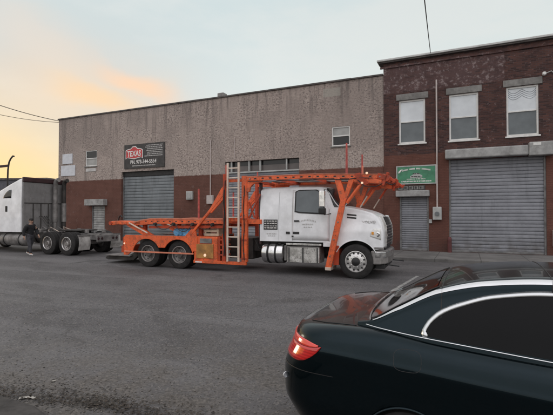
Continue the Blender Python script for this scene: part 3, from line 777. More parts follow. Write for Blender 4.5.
def wheel(parent, x, y0, y1, r, rimr, mrim, near=True, holes=10, dish=.04, deep=False, dmat='greysteel'):
    """tyre between y0 (outer face side) and y1; outer face looks to -y when near"""
    w = empty('wheel', (x, (y0+y1)/2, r)); w.parent = parent
    hy = abs(y1-y0)/2; s_ = -1 if near else 1
    prof = [(rimr, s_*hy*.86), (rimr + .02, s_*hy*.97), (rimr + (r-rimr)*.55, s_*hy), (r - .035, s_*hy*.9), (r - .006, s_*hy*.78)]
    for k in range(-4, 5):
        t_ = -k/5; prof += [(r - .012, s_*hy*(t_*.72 - .02)), (r, s_*hy*(t_*.72))] if k % 2 else [(r, s_*hy*(t_*.72))]
    prof += [(r - .006, -s_*hy*.78), (r - .035, -s_*hy*.9), (rimr + .02, -s_*hy*.97), (rimr, -s_*hy*.86)]
    t = MB().lathe(prof, (0, 0, 0), 'y', 40).build('tyre', M['tyre'], w, smooth=True, angle=30)
    face = s_*hy*.86
    if deep:   # dual rear wheel: lip, deep dark dish, hub standing out
        pr = [(rimr+.004, face), (rimr+.004, face + s_*.02), (rimr-.012, face + s_*.024), (rimr-.024, face), (rimr-.028, -s_*(-.02) + face - s_*.10), (rimr*.62, face - s_*.13), (rimr*.52, face - s_*.11), (rimr*.36, face - s_*.10), (rimr*.34, face + s_*.0), (rimr*.26, face + s_*.02), (0, face + s_*.02)]
    else:
        pr = [(rimr+.004, face), (rimr+.004, face + s_*.022), (rimr-.012, face + s_*.026), (rimr-.022, face + s_*.012), (rimr-.05, face - s_*.02), (rimr*.62, face + s_*dish*.2), (rimr*.44, face + s_*dish*.6), (rimr*.40, face + s_*dish*.6)]
    if deep:
        rm = MB().lathe(pr[3:], (0, 0, 0), 'y', 36).build('rim', M[dmat], w, smooth=True, angle=28)
        MB().lathe(pr[:4], (0, 0, 0), 'y', 36).build('rim_lip', mrim, rm, smooth=True, angle=28)
        MB().lathe(pr[-3:], (0, 0, 0), 'y', 24).build('hub_cap', mrim, rm, smooth=True, angle=28)
    else:
        rm = MB().lathe(pr, (0, 0, 0), 'y', 36).build('rim', mrim, w, smooth=True, angle=28)
    hm = MB()
    for k in range(holes):
        a = 2*math.pi*(k + .5)/holes; rr = rimr*.78
        hm.lathe([(0, 0), (.026, 0), (.026, .01)], (rr*math.cos(a), face + s_*(-.001 if not deep else -.10) + (s_*.004), rr*math.sin(a)), 'y', 8)
    hm.build('hand_hole', M['black'], w)
    hb = MB(); 
    if not deep:
        hb.lathe([(rimr*.40, face + s_*dish*.55), (rimr*.38, face + s_*(dish*.6 + .05)), (rimr*.26, face + s_*(dish*.6 + .075)), (0, face + s_*(dish*.6 + .08))], (0, 0, 0), 'y', 20)
        hb.build('hub', M['black'], w, smooth=True)
        nb = MB()
        for k in range(10):
            a = 2*math.pi*k/10; nb.lathe([(0, s_*.025), (.014, s_*.022), (.016, 0)], (rimr*.52*math.cos(a), face + s_*dish*.4, rimr*.52*math.sin(a)), 'y', 6)
        nb.each('wheel_nut', M['chrome'], w)
    else:
        for k in range(10):
            a = 2*math.pi*k/10; hb.lathe([(0, s_*.03), (.014, s_*.028), (.016, 0)], (rimr*.47*math.cos(a), face - s_*.10, rimr*.47*math.sin(a)), 'y', 6)
        hb.each('wheel_nut', M['greysteel'], w)
    return w

# ------------------------------------------------------------------ car hauler
ht = empty('car_hauler_truck', T0, TA)
tag(ht, 'white day-cab truck carrying an orange car-transporter rack with a ladder', 'truck')
O, OD, OP = M['orange'], M['orange_dark'], M['orange_pale']
YC = 1.20
# chassis
fr = MB(); fr.box(-1.0, 7.9, .78, .88, .62, .90); fr.box(-1.0, 7.9, 1.52, 1.62, .62, .90)
for x in (-.9, .6, 2.0, 3.4, 4.6, 5.8, 7.0): fr.box(x, x+.1, .882, 1.518, .66, .86)
fr.box(-.1, .1, .3, 2.1, .40, .56); fr.box(1.19, 1.39, .3, 2.1, .40, .56); fr.box(7.12, 7.30, .3, 2.1, .38, .50)
fr.build('chassis', M['frame_steel'], ht, bevel=.01)
for x in (0, 1.29):
    wheel(ht, x, .0, .26, .47, .285, M['steelrim'], True, 8, deep=True)
    wheel(ht, x, .29, .55, .47, .285, M['steelrim'], True, 8, deep=True)
    wheel(ht, x, 1.85, 2.11, .47, .285, M['steelrim'], False, 8, deep=True)
    wheel(ht, x, 2.14, 2.40, .47, .285, M['steelrim'], False, 8, deep=True)
wheel(ht, 7.21, .02, .32, .485, .30, M['rim'], True, 12)
wheel(ht, 7.21, 2.08, 2.38, .485, .30, M['rim'], False, 12)

def arch_plate(side_y0, side_y1):
    top = [(-.98, .40), (-.98, 1.02), (-.90, 1.10), (2.05, 1.10), (2.05, .62), (1.92, .62)]
    bot = []
    for cx__, a0, a1 in ((1.29, 15, 150), (0.0, 30, 165)):
        for k in range(11):
            a = R(a0 + (a1-a0)*k/10); bot.append((cx__ + .60*math.cos(a), .40 + .585*math.sin(a)))
    bot += [(-.80, .40)]
    return MB().prism(top + bot, side_y0, side_y1)
for y0, y1 in ((-.09, -.05), (2.45, 2.49)):
    arch_plate(y0, y1).build('fender', O, ht, bevel=.006)
    b = MB(); b.bar((-.92, (y0+y1)/2 + (-.03 if y0 < 0 else .03), .53), (1.92, (y0+y1)/2 + (-.03 if y0 < 0 else .03), .53), .05, .04); b.build('side_bar', OP, ht, bevel=.006)
ft = MB(); ft.box(-.97, 2.04, -.048, .62, 1.05, 1.085); ft.box(-.97, 2.04, 1.78, 2.448, 1.05, 1.085); ft.each('fender_top', M['greysteel'], ht, bevel=.005)
# dark red inner arch
ia = MB(); ia.box(-.7, 2.0, .60, .64, .55, 1.04); ia.box(-.7, 2.0, 1.76, 1.80, .55, 1.04); ia.each('inner_fender', M['maroon'], ht)
# tail: rear bulkhead, tail lamps
tb = MB(); tb.box(-1.08, -.985, -.09, 2.49, .48, .72); tb.box(-1.02, -.985, -.09, .2, .72, 1.02); tb.box(-1.02, -.985, 2.2, 2.49, .72, 1.02); tb.build('rear_bulkhead', OD, ht, bevel=.008)
for y in (-.13, 2.50):
    MB().lathe([(0, -.012), (.03, -.012), (.035, 0)], (-.94, y + .03, .80), 'y', 10).build('marker_lamp', M['lamp_on'], ht)
    MB().box(-1.10, -1.085, max(0, y+.1), max(0, y+.1)+.24 if y < 1 else 2.45, .52, .66).build('tail_lamp', M['lampred'], ht)
# stinger hitch behind the axles, skimming the ground
st = MB(); st.prism([(-.95, .50), (-1.25, .33), (-2.35, .26), (-2.45, .16), (-2.30, .12), (-1.1, .14), (-.9, .30)], .55, .70)
st.prism([(-.95, .50), (-1.25, .33), (-2.35, .26), (-2.45, .16), (-2.30, .12), (-1.1, .14), (-.9, .30)], 1.70, 1.85)
st.box(-2.40, -2.25, .70, 1.70, .14, .25); st.box(-1.7, -1.6, .70, 1.70, .18, .28); st.build('stinger_frame', M['frame_steel'], ht, bevel=.01)
MB().box(-2.30, -1.15, .42, 1.95, .285, .315).build('hitch_plate', M['greysteel'], ht, bevel=.005)
MB().lathe([(.07, 0), (.05, .05), (.045, .08), (.07, .12), (.05, .17), (0, .18)], (-2.05, 1.2, .315), 'z', 14).build('hitch_ball', M['chrome'], ht, smooth=True)
# lower car deck over the drive axles
for y0 in (-.02, 1.92):
    dk = MB(); n = 22; rows_t = []
    prof_t = [(-.62, 1.52), (-.30, 1.60), (.10, 1.655), (.55, 1.675), (1.3, 1.66), (2.2, 1.65), (3.05, 1.66)]
    poly = [(x, z) for x, z in prof_t] + [(3.05, 1.52), (2.1, 1.52), (1.2, 1.50), (.4, 1.50), (-.2, 1.46), (-.62, 1.42)]
    dk.prism(poly, y0, y0 + .50); dk.build('lower_deck_runway', O, ht, bevel=.008)
    tp = MB()
    for i in range(len(prof_t)-1):
        (xa, za), (xb, zb_) = prof_t[i], prof_t[i+1]; tp.bar((xa, y0+.02, za+.012), (xb, y0+.02, zb_+.012), .035, .06, up=(0,1,0))
    tp.build('deck_edge', OP, ht)
cm = MB()
for x in (-.3, .9, 2.0, 2.9): cm.box(x, x+.10, .482, 1.918, 1.50, 1.60)
cm.each('deck_crossmember', OD, ht, bevel=.006)
un = MB(); un.bar((.0, .1, 1.38), (3.0, .1, 1.42), .09, .10); un.bar((.0, 2.3, 1.38), (3.0, 2.3, 1.42), .09, .10); un.each('deck_rail', OD, ht, bevel=.006)
lg = MB()
for y in (.15, 2.2):
    for x in (-.35, 1.95): lg.box(x, x+.12, y, y+.12, 1.085, 1.45)
lg.each('deck_leg', OD, ht, bevel=.006)
# rear flip ramps
for y0 in (-.02, 1.92):
    MB().prism([(-1.72, 1.52), (-1.60, 1.58), (-1.2, 1.60), (-.62, 1.56), (-.30, 1.58), (-.30, 1.46), (-.62, 1.44), (-1.3, 1.46), (-1.62, 1.43), (-1.73, 1.46)], y0, y0 + .46).build('rear_ramp', O, ht, bevel=.02)
    MB().bar((-.80, y0 - .02, 1.53), (.02, y0 - .02, 1.18), .045, .03).build('support_arm', M['ladder'], ht, bevel=.005)
    MB().lathe([(0, -.03), (.07, -.03), (.07, .50), (0, .50)], (-1.64, y0, 1.51), 'y', 14).build('ramp_pivot', OD, ht, smooth=True)
    MB().prism([(-1.0, 1.44), (-.5, 1.44), (.2, 1.10), (-.25, 1.10)], y0 + .06, y0 + .14).build('ramp_bracket', O, ht, bevel=.006)
rr_ = MB(); rr_.box(-1.25, -1.15, .44, 1.92, 1.48, 1.56); rr_.build('ramp_crossmember', OD, ht)
hk = MB().tube([(-1.55, .25, 1.60), (-1.50, .25, 1.74), (-1.42, .25, 1.78), (-1.36, .25, 1.70)], .03, 8); hk.build('tie_down_hook', M['black'], ht, smooth=True)
# things riding on the fender
sb = empty('strap_bundle', world(T0, TA, (1.32, .22, 1.085)), TA)
tag(sb, 'bright blue bundle of straps lying on the orange truck fender under the deck', 'straps')
for k in range(5):
    m = MB(); m.lathe([(.0, -.05), (.11, -.05), (.135, -.03), (.135, .03), (.11, .05), (0, .05)], (-.24 + .12*k, random.uniform(-.05, .1), .13), 'y', 12)
    o = m.build('strap_roll', M['blue'], sb, smooth=True)
cr = empty('slotted_crate', world(T0, TA, (2.45, .30, 1.11)), TA)
tag(cr, 'cream slotted crate riding under the deck beside the ladder tower', 'crate')
c_ = MB()
for z in (0, .13, .26): c_.box(-.27, .27, -.16, .16, z, z + .085)
for x in (-.26, .20): c_.box(x, x+.06, -.15, .15, .0851, .36)
c_.build('crate_body', M['cream'], cr, bevel=.008)
# tool chest
tcb = MB(); tcb.box(1.92, 2.80, -.07, .55, .30, 1.10); tcb.build('tool_chest', O, ht, bevel=.02)
MB().box(2.02, 2.66, -.092, -.072, .40, .86).build('tool_chest_door', M['tan'], ht, bevel=.012)
MB().box(2.16, 2.60, -.10, -.074, .885, 1.04).build('document_tray', M['greysteel'], ht, bevel=.006)
MB().lathe([(0, -.02), (.045, -.018), (.05, 0)], (2.36, -.10, .50), 'y', 14).build('side_lamp', M['lamp_on'], ht)
sk = MB(); sk.box(1.92, 3.82, -.10, .0, .24, .335); sk.box(1.92, 3.82, 2.40, 2.50, .24, .335); sk.each('lower_side_rail', O, ht, bevel=.008)
MB().box(2.0, 2.25, -.115, -.102, .26, .30).build('reflector', M['lampclear'], ht)
sm = MB(); sm.box(2.82, 2.88, -.06, 0, .336, 1.1); sm.box(2.96, 3.02, -.06, 0, .336, 1.2)
for z in (.5, .66, .82, .98): sm.box(2.88, 3.08, -.05, .3, z, z+.05)
sm.each('valve_rack', OD, ht, bevel=.006)
vb = MB()
for k in range(6): vb.tube([(2.9 + .02*k, .06, .45), (2.86 + .03*k, .02, .62), (2.92 + .02*k, .08, .9)], .012, 6)
vb.each('hydraulic_hose', M['black'], ht, smooth=True)
ig = MB().box(2.82, 3.7, .7, 1.7, .35, 1.05); ig.build('hydraulic_tank', M['frame_steel'], ht, bevel=.03)
# ladder tower (both sides)
for y0, nr in ((-.08, True), (2.34, False)):
    pz = MB(); pz.box(3.00, 3.10, y0, y0+.14, .336, 3.10); pz.build('tower_post', OD, ht, bevel=.008)
    pz = MB(); pz.box(3.66, 3.84, y0, y0+.14, .336, 3.02); pz.build('tower_post', O, ht, bevel=.01)
    tt = MB(); tt.box(3.10, 3.66, y0+.04, y0+.12, 1.60, 1.72); tt.box(3.10, 3.66, y0+.04, y0+.12, 2.84, 2.93); tt.each('tower_brace', O, ht, bevel=.006)
    ds = MB(); ds.bar((1.70, y0+.06, 1.08), (3.04, y0+.06, 2.52), .075, .08); ds.build('diagonal_brace', O, ht, bevel=.008)
    MB().prism([(2.45, 1.92), (2.55, 1.86), (3.0, 2.30), (3.0, 2.72), (2.93, 2.66)], y0+.03, y0+.09).build('gusset', O, ht, bevel=.006)
    MB().prism([(1.55, 1.10), (2.0, 1.10), (1.95, 1.30), (1.80, 1.34)], y0+.03, y0+.09).build('brace_foot', O, ht, bevel=.006)
    MB().tube([(3.02, y0+.18, 1.7), (3.02, y0+.18, 3.42)], .028).build('stanchion', M['redpole'], ht)
    MB().tube([(2.04, y0+.1, 1.66), (2.04, y0+.1, 2.66)], .032).build('stanchion', M['redpole'], ht)
ld = empty('ladder', (3.18, -.14, .34)); ld.parent = ht
MB().box(0, .055, -.03, .03, 0, 3.10).build('ladder_rail', M['ladder'], ld, bevel=.006)
MB().box(.385, .45, -.03, .03, 0, 3.10).build('ladder_rail', M['ladder'], ld, bevel=.006)
for k in range(10): MB().box(.056, .384, -.022, .022, .14 + k*.308, .175 + k*.308).build('rung', M['ladder'], ld, bevel=.004)
# lower mid: braces behind the cab
bk = MB(); bk.box(3.84, 4.30, .02, .12, 1.52, 1.66); bk.box(3.84, 4.30, 2.28, 2.38, 1.52, 1.66); bk.box(3.9, 4.0, .12, 2.28, 1.54, 1.64); bk.each('rack_tie', O, ht, bevel=.006)
xb = MB(); xb.bar((3.86, .06, 1.70), (4.24, .06, 2.45), .045, .05); xb.bar((3.86, .06, 2.2), (4.05, .06, 1.7), .04, .05); xb.bar((3.86, 2.3, 1.70), (4.24, 2.3, 2.45), .045, .05); xb.each('rack_brace', OD, ht)
vp = MB(); vp.box(4.16, 4.24, .16, .26, .90, 2.80); vp.box(4.16, 4.24, 2.14, 2.24, .90, 2.80); vp.each('headboard_post', M['maroon'], ht, bevel=.006)
# over-cab rack
for y0 in (-.08, 2.34):
    tbm = MB(); tbm.prism([(3.84, 2.86), (3.84, 2.98), (6.0, 2.985), (8.05, 2.90), (8.05, 2.80), (6.0, 2.87)], y0, y0+.13); tbm.build('head_beam', O, ht, bevel=.01)
    eg = MB(); eg.bar((3.84, y0+.065, 2.993), (6.0, y0+.065, 2.998), .02, .15); eg.bar((6.0, y0+.065, 2.998), (8.05, y0+.065, 2.913), .02, .15); eg.build('beam_edge', OP, ht)
    MB().prism([(3.84, 2.52), (3.84, 2.86), (4.35, 2.86), (4.30, 2.80), (4.05, 2.76), (3.95, 2.66), (3.92, 2.52)], y0+.02, y0+.11).build('knee_bracket', O, ht, bevel=.006)
    # leaning front leg with a forked head
    lgm = MB(); lgm.prism([(6.80, 2.20), (6.97, 2.24), (6.53, .30), (6.36, .30)], y0-.05, y0+.06); lgm.build('front_leg', O, ht, bevel=.01)
    fk = MB(); fk.prism([(6.62, 2.87), (6.78, 2.87), (6.93, 2.42), (7.06, 2.87), (7.22, 2.87), (6.98, 2.24), (6.80, 2.18)], y0-.02, y0+.10); fk.build('fork_head', O, ht, bevel=.01)
    MB().box(6.36, 6.53, y0-.06, y0+.62 if y0 < 1 else y0+.07, .22, .31).build('leg_foot', M['ladder'], ht, bevel=.008)
    # swing-out front ramp, arms and cylinders
    MB().bar((7.10, y0+.06, 2.80), (7.95, y0+.06, 2.72), .14, .13).build('ramp_arm', O, ht, bevel=.02)
    MB().prism([(7.22, 2.96), (7.30, 2.66), (7.5, 2.62), (7.62, 2.68), (7.5, 2.80), (7.36, 2.98)], y0-.03, y0+.0).build('pivot_plate', OD, ht, bevel=.006)
    hc = MB(); hc.tube([(7.38, y0+.02, 2.66), (6.98, y0+.02, 2.14)], .05, 10); hc.build('lift_cylinder', O, ht, smooth=True)
    MB().tube([(6.99, y0+.02, 2.16), (6.78, y0+.02, 1.88)], .026, 8).build('cylinder_rod', M['chrome'], ht, smooth=True)
    hc = MB(); hc.tube([(7.74, y0+.22, 2.68), (7.52, y0+.22, 2.34)], .034, 8); hc.build('strut_cylinder', OD, ht, smooth=True)
    MB().tube([(7.53, y0+.22, 2.36), (7.32, y0+.22, 2.02)], .020, 8).build('strut_rod', M['ladder'], ht, smooth=True)
    tip = MB(); tip.bar((7.95, y0+.06, 2.88), (8.26, y0+.06, 2.80), .16, .15); tip.bar((7.9, y0+.06, 2.70), (8.30, y0+.06, 2.74), .10, .11); tip.bar((8.10, y0+.06, 2.60), (8.24, y0+.06, 2.96), .07, .20); tip.bar((8.22, y0+.06, 2.86), (8.42, y0+.06, 2.70), .08, .09)
    tip.lathe([(0, -.04), (.09, -.04), (.09, .18), (0, .18)], (8.20, y0, 2.80), 'y', 14); tip.bar((8.30, y0+.1, 2.72), (8.46, y0+.1, 2.78), .05, .07)
    tip.build('ramp_knuckle', OD, ht, bevel=.012, loc=(-.12, 0, 0))
    for x, z in ((7.55, 2.99), (7.42, 2.72)):
        MB().lathe([(0, -.03), (.032, -.028), (.036, 0)], (x, y0 - .03 if y0 < 1 else y0 + .16, z - .03), 'y', 12).build('marker_lamp', M['lamp_on'] if y0 < 1 else M['lampclear'], ht)
    MB().tube([(6.97, y0+.05, 2.9), (6.97, y0+.05, 3.84)], .035, 8, .026).build('stanchion', M['redpole'], ht)
    MB().tube([(7.42, y0+.09, 2.92), (7.42, y0+.09, 3.18)], .018, 8).build('locating_pin', OP, ht)
xm = MB()
for x, z in ((3.70, 2.86), (4.7, 2.87), (5.8, 2.88), (7.0, 2.84), (7.95, 2.80)): xm.box(x, x+.09, .06, 2.33, z, z+.09)
xm.each('head_crossmember', OD, ht, bevel=.006)
rw = MB()
for y0 in (.10, 1.80): rw.prism([(3.9, 2.962), (3.9, 2.99), (7.9, 2.93), (7.9, 2.902)], y0, y0+.50)
rw.each('head_runway', M['greysteel'], ht)

# tie-down slots, ratchets, chains and hoses on the rack
for y_ in (-.083, 2.471):
    sl_ = MB()
    for k in range(15): sl_.box(4.1 + k*.25, 4.17 + k*.25, y_-.001, y_+.001, 2.905 - max(0, 4.1 + k*.25 - 6.0)*.035, 2.945 - max(0, 4.1 + k*.25 - 6.0)*.035)
    sl_.build('tie_down_slot', M['ink_black'], ht)
sl_ = MB()
for k in range(12): sl_.box(-.1 + k*.25, -.04 + k*.25, -.022, -.0205, 1.565, 1.60)
sl_.build('tie_down_slot', M['ink_black'], ht)
for x in (.35, 1.1, 1.85, 2.6):
    rt = MB().lathe([(0, -.10), (.045, -.10), (.045, -.02), (.06, -.02), (.06, 0), (0, 0)], (x, -.02, 1.49), 'y', 12).build('ratchet', M['frame_steel'], ht, smooth=True, angle=30)
def chain(pts, r=.012):
    m = MB()
    for a_, b_ in zip(pts, pts[1:]): m.tube([a_, b_], r, 5)
    return m
for x0, x1, zz, dip in ((.30, 1.05, 1.47, .16), (1.15, 1.80, 1.47, .22), (2.0, 2.6, 1.47, .14)):
    chain([(x0 + (x1-x0)*i/12, -.03 + .01*(i % 2), zz - dip*4*(i/12)*(1 - i/12)) for i in range(13)]).build('chain', M['frame_steel'], ht)
for k, (x, z0, z1) in enumerate(((3.045, .5, 2.6), (3.075, .5, 2.9), (3.75, .4, 2.7))):
    MB().tube([(x + .02*math.sin(i*1.3 + k), -.10, z0 + (z1 - z0)*i/10) for i in range(11)], .013, 6).build('hydraulic_hose', M['black'], ht, smooth=True)
MB().tube([(3.9 + i*.38, -.11 + .012*(i % 2), 2.84 - .02*(i % 3)) for i in range(11)], .013, 6).build('hydraulic_hose', M['black'], ht, smooth=True)
MB().tube([(7.30, -.11, 2.78), (7.5, -.13, 2.60), (7.8, -.12, 2.58), (8.05, -.1, 2.70), (8.2, -.08, 2.62), (8.3, -.02, 2.66)], .014, 6).build('hydraulic_hose', M['black'], ht, smooth=True)
for x, z in ((3.75, .6), (3.75, 1.2), (3.75, 1.8), (3.75, 2.4), (3.05, .8), (3.05, 1.9), (6.5, .62), (6.62, 1.1), (6.74, 1.6), (7.9, 2.85), (3.95, 2.92)):
    MB().lathe([(0, -.02), (.022, -.018), (.025, 0)], (x, -.082 if x not in (6.5, 6.62, 6.74) else -.132, z), 'y', 8).build('pin', M['greysteel'], ht)
for z in (.42, 1.0, 1.66): MB().box(3.64, 3.86, -.092, -.081, z, z + .05).build('collar', OD, ht, bevel=.004)

# cab
def cz(x): return smooth_tab(x, [(4.22, 2.60), (4.4, 2.645), (5.4, 2.66), (6.1, 2.645), (6.32, 2.60), (6.62, 2.20), (6.84, 1.98)])
def chw(x, z): return 1.14 - max(0, z - 1.85)*.13 - max(0, x - 6.2)*.10
def czb(x): return 1.0
cab = Shell(czb, cz, chw, YC, r=lambda x: .10, crown=.03)
xs = frange(4.23, 6.1, 14) + frange(6.15, 6.84, 14)
cb_ = cab.mesh(xs).build('cab', M['cabwhite'], ht, smooth=True, angle=50)
def arch(x): 
    d_ = abs(x - 7.21); R_ = .625
    return .46 + math.sqrt(max(0, R_*R_ - d_*d_)) if d_ < R_ else .46
def hzb(x): return max(arch(x), .98 if x < 6.75 else lerp_tab(x, [(6.7, .95), (7.21, .80), (7.6, .80), (7.88, .84), (7.945, .90)]))
def hzt(x): return smooth_tab(x, [(6.70, 2.06), (6.9, 2.03), (7.3, 1.955), (7.62, 1.86), (7.80, 1.745), (7.90, 1.57), (7.945, 1.38)])
def hhw(x, z):
    base = 1.13 - max(0, x - 7.3)*.10 - max(0, x - 7.70)*.5
    return base - max(0, z - 1.35)*.30 - max(0, 1.0 - z)*.02
hood = Shell(hzb, hzt, hhw, YC, r=lambda x: .20, crown=.03, rows=14, arc=8)
xs = sorted(set([round(v, 4) for v in frange(6.70, 7.945, 84)] + [6.5856, 7.835]))
xs = [x for x in xs if x >= 6.66]
ho = hood.mesh(xs).build('hood', M['cabwhite'], ht, smooth=True, angle=45)
# lower cab/side cowl that joins the door sill to the fender
cw = Shell(lambda x: max(.88 if x < 6.62 else arch(x), .80), lambda x: 1.02, lambda x, z: 1.125, YC, r=.02)
cw.mesh(frange(6.25, 6.86, 30)).build('side_cowl', M['cabwhite'], ht, smooth=True)
# fender lip around the arch
lip = MB()
for far_ in (False, True):
    pts = [(7.21 + .625*math.cos(R(a)), (YC - 1.145) if not far_ else (YC + 1.145), .46 + .625*math.sin(R(a))) for a in range(28, 158, 6)]
    lip.tube(pts, .012, 8)
lip.each('fender_lip', M['cabwhite'], ht, smooth=True)
# wheel well liner + engine mass
wl = MB(); rows = []
for a in range(0, 181, 10): rows.append([(7.21 + .61*math.cos(R(a)), y, .46 + .61*math.sin(R(a))) for y in (.10, .60)])
wl.grid(rows); rows = []
for a in range(0, 181, 10): rows.append([(7.21 + .61*math.cos(R(a)), y, .46 + .61*math.sin(R(a))) for y in (1.80, 2.30)])
wl.grid(rows); wl.box(6.4, 7.95, .60, 1.80, .55, 1.25); wl.build('engine_bay', M['black'], ht)
MB().box(6.55, 6.72, .06, .5, .36, .92).build('cab_mount', OD, ht, bevel=.01)
# glass
ws = MB(); rows = []
for x in frange(6.335, 6.80, 10):
    h = cab.half(x); k0 = cab.rows + 2
    hh = [(y + .004, z + .006) for y, z in h[k0:]]
    rows.append([(x + .004, YC - y, z) for y, z in hh] + [(x + .004, YC + y, z) for y, z in hh[::-1][1:]])
ws.grid(rows)
for far_ in (False, True):      # the screen wraps round the corner as far as the front pillar
    g_ = cab.strip(frange(6.36, 6.79, 12), lambda x: max(2.03, 2.56 - (x - 6.36)*2.6), lambda x: max(2.035, cz(x) - .085), .012, 5, far_); ws.add(g_.v, g_.f)
ws.build('windshield', M['pane_black'], ht, smooth=True)
def dlo(x): return lerp_tab(x, [(5.40, 1.93), (5.5, 1.90), (6.0, 1.87), (6.30, 1.86)])
def dhi(x): return lerp_tab(x, [(5.40, 2.46), (5.46, 2.52), (6.0, 2.53), (6.12, 2.48), (6.30, 1.92)])
for far_ in (False, True):
    dr = cab.strip(frange(5.30, 6.42, 14), lambda x: 1.06, lambda x: lerp_tab(x, [(5.3, 2.56), (6.12, 2.56), (6.42, 1.98)]), .012, 10, far_).build('door', M['cabwhite'], ht, smooth=True, solid=.01)
    cab.strip(frange(5.37, 6.335, 16), lambda x: dlo(x) - .045, lambda x: min(dhi(x) + .04, 2.555), .017, 6, far_).build('window_seal', M['black'], dr, smooth=True)
    cab.strip(frange(5.41, 6.295, 16), dlo, dhi, .022, 6, far_).build('door_window', M['pane'], dr, smooth=True)
    yy = YC - 1.14 - .045 if not far_ else YC + 1.14 + .02
    MB().box(5.36, 5.52, yy, yy+.03, 1.60, 1.645).build('door_handle', M['black'], dr, bevel=.006)
    sm = MB()
    for x in (5.295, 6.43): 
        z1 = 2.56 if x < 6 else 1.97
        sm.grid([[cab.side(x - .006, z_, .006, far_), cab.side(x + .006, z_, .006, far_)] for z_ in frange(1.03, z1, 6)])
    sm.grid([[cab.side(x, 1.05, .006, far_), cab.side(x, 1.062, .006, far_)] for x in frange(5.29, 6.44, 8)])
    sm.each('door_gap', M['cabseam'], ht)
    # vertical panel joint on the rear half of the cab
    MB().grid([[cab.side(4.86 - .004, z_, .003, far_), cab.side(4.86 + .004, z_, .003, far_)] for z_ in frange(1.02, 2.5, 6)]).build('panel_joint', M['cabseam'], ht)
    # mirrors
    my = -.20 if not far_ else 2.60
    mr = MB().box(6.22, 6.38, my-.07, my+.07, 2.02, 2.50).build('mirror', M['chrome'], ht, bevel=.03, seg=3)
    MB().box(6.20, 6.40, my-.08, my+.08, 1.83, 2.0).build('spot_mirror', M['black'], mr, bevel=.03)
    MB().tube([(6.40, .09 if not far_ else 2.31, 2.52), (6.36, my, 2.53), (6.36, my, 1.80), (6.48, .07 if not far_ else 2.33, 1.84)], .014, 8).build('mirror_arm', M['black'], mr, smooth=True)
# decals, vents, badge
dc = cab.strip(frange(4.36, 4.82, 2), lambda x: 1.35, lambda x: 1.66, .006, 2).build('door_decal', M['ink_black'], ht)
dt = MB(); yq = YC - chw(4.6, 1.5) - .0075
for z, hh in ((1.595, .035), (1.52, .045), (1.45, .03), (1.385, .045)): dashes(dt, 4.385, 4.80, z, hh, yq + .001, .05, .1, .02, .003)
dt.build('decal_lettering', M['sign_ink'], dc)
dt = MB(); dashes(dt, 4.46, 4.78, 1.21, .04, yq + .001, .04, .08, .02, .003); dashes(dt, 4.50, 4.74, 1.15, .03, yq + .001, .04, .08, .02, .003); dt.build('unit_lettering', M['ink_grey'], ht)
dg = MB(); yq = YC - chw(5.8, 1.4) - .0145
for i in range(11):
    t_ = i/10*2 - 1; x = 5.78 + t_*.24; z = 1.60 + .05*math.cos(t_*1.4); dg.box(x-.014, x+.012, yq-.004, yq, z-.022, z+.022)
dashes(dg, 5.62, 5.96, 1.50, .05, yq, .04, .08, .02, .004); dashes(dg, 5.66, 5.92, 1.42, .04, yq, .04, .08, .02, .004)
dg.build('door_lettering', M['ink_grey'], ht)
vt = MB(); 
for x0, x1 in ((5.10, 5.22), (5.32, 5.52)): vt.box(x0, x1, YC-1.165, YC-1.142, 1.23, 1.30)
vt.box(5.28, 5.34, YC-1.165, YC-1.142, 1.14, 1.18)
vt.each('side_marker_panel', M['ink_black'], ht, bevel=.004)
for z in (1.80, 1.72):
    v = hood.strip(frange(6.93, 7.20, 6), lambda x, z=z: z - .02 + (7.06-x)*.10, lambda x, z=z: z + .024 + (7.06-x)*.10, .008, 2); v.build('hood_vent', M['ink_black'], ht, solid=.006)
bx = hood.side(7.62, 1.60, .012)
bg = text_mesh('hood_badge', 'VOLVO', .10, M['ink_grey'], ht, (7.56, bx[1] - .006, 1.60), sx=1.15, depth=.012)
# headlights
for far_ in (False, True):
    hl = hood.strip(frange(7.60, 7.88, 10), lambda x: lerp_tab(x, [(7.60, 1.20), (7.88, 1.10)]), lambda x: lerp_tab(x, [(7.60, 1.28), (7.70, 1.43), (7.88, 1.41)]), .010, 5, far_).build('headlight', M['lampclear'], ht, smooth=True, solid=.01)
    b = MB(); q = hood.side(7.79, 1.26, .012, far_); s_ = 1 if far_ else -1
    b.lathe([(.075, 0), (.06, s_*.008), (.02, s_*.004), (0, s_*.002)], q, 'y', 16); b.build('headlight_reflector', M['chrome'], hl, smooth=True)
    b = MB(); q = hood.side(7.67, 1.29, .012, far_); b.box(q[0]-.03, q[0]+.03, q[1]-.006, q[1]+.006, 1.25, 1.33); b.build('turn_signal', M['lampamber'], hl)
# grille and bumper
gr = MB(); gr.prism([(x - .135, z) for x, z in [(8.05, .88), (8.10, .90), (8.13, 1.2), (8.10, 1.50), (8.00, 1.74), (7.93, 1.76), (8.0, 1.5)]], .52, 1.88); gr.build('grille', M['ink_black'], ht, bevel=.01)
gf = MB()
for y in (.49, 1.885): gf.prism([(x - .135, z) for x, z in [(8.05, .86), (8.13, .88), (8.16, 1.2), (8.13, 1.52), (8.02, 1.79), (7.92, 1.80), (7.98, 1.5)]], y, y + .035)
for k in range(7): gf.box(7.965, 8.01, .53, 1.88, .98 + k*.085, 1.0 + k*.085)
gf.build('grille_surround', M['chrome'], ht, bevel=.006)
sq = lambda P_: [(x if x < 7.72 else 7.72 + (x - 7.72)*.70, y) for x, y in P_]
bp = MB(); bp.prism(sq([(7.62, .08), (7.72, .06), (7.95, .12), (8.12, .30), (8.20, .6), (8.22, 1.2), (8.20, 1.8), (8.12, 2.1), (7.95, 2.28), (7.72, 2.34), (7.62, 2.32), (7.64, 1.2)]), .42, .80, axis='z')
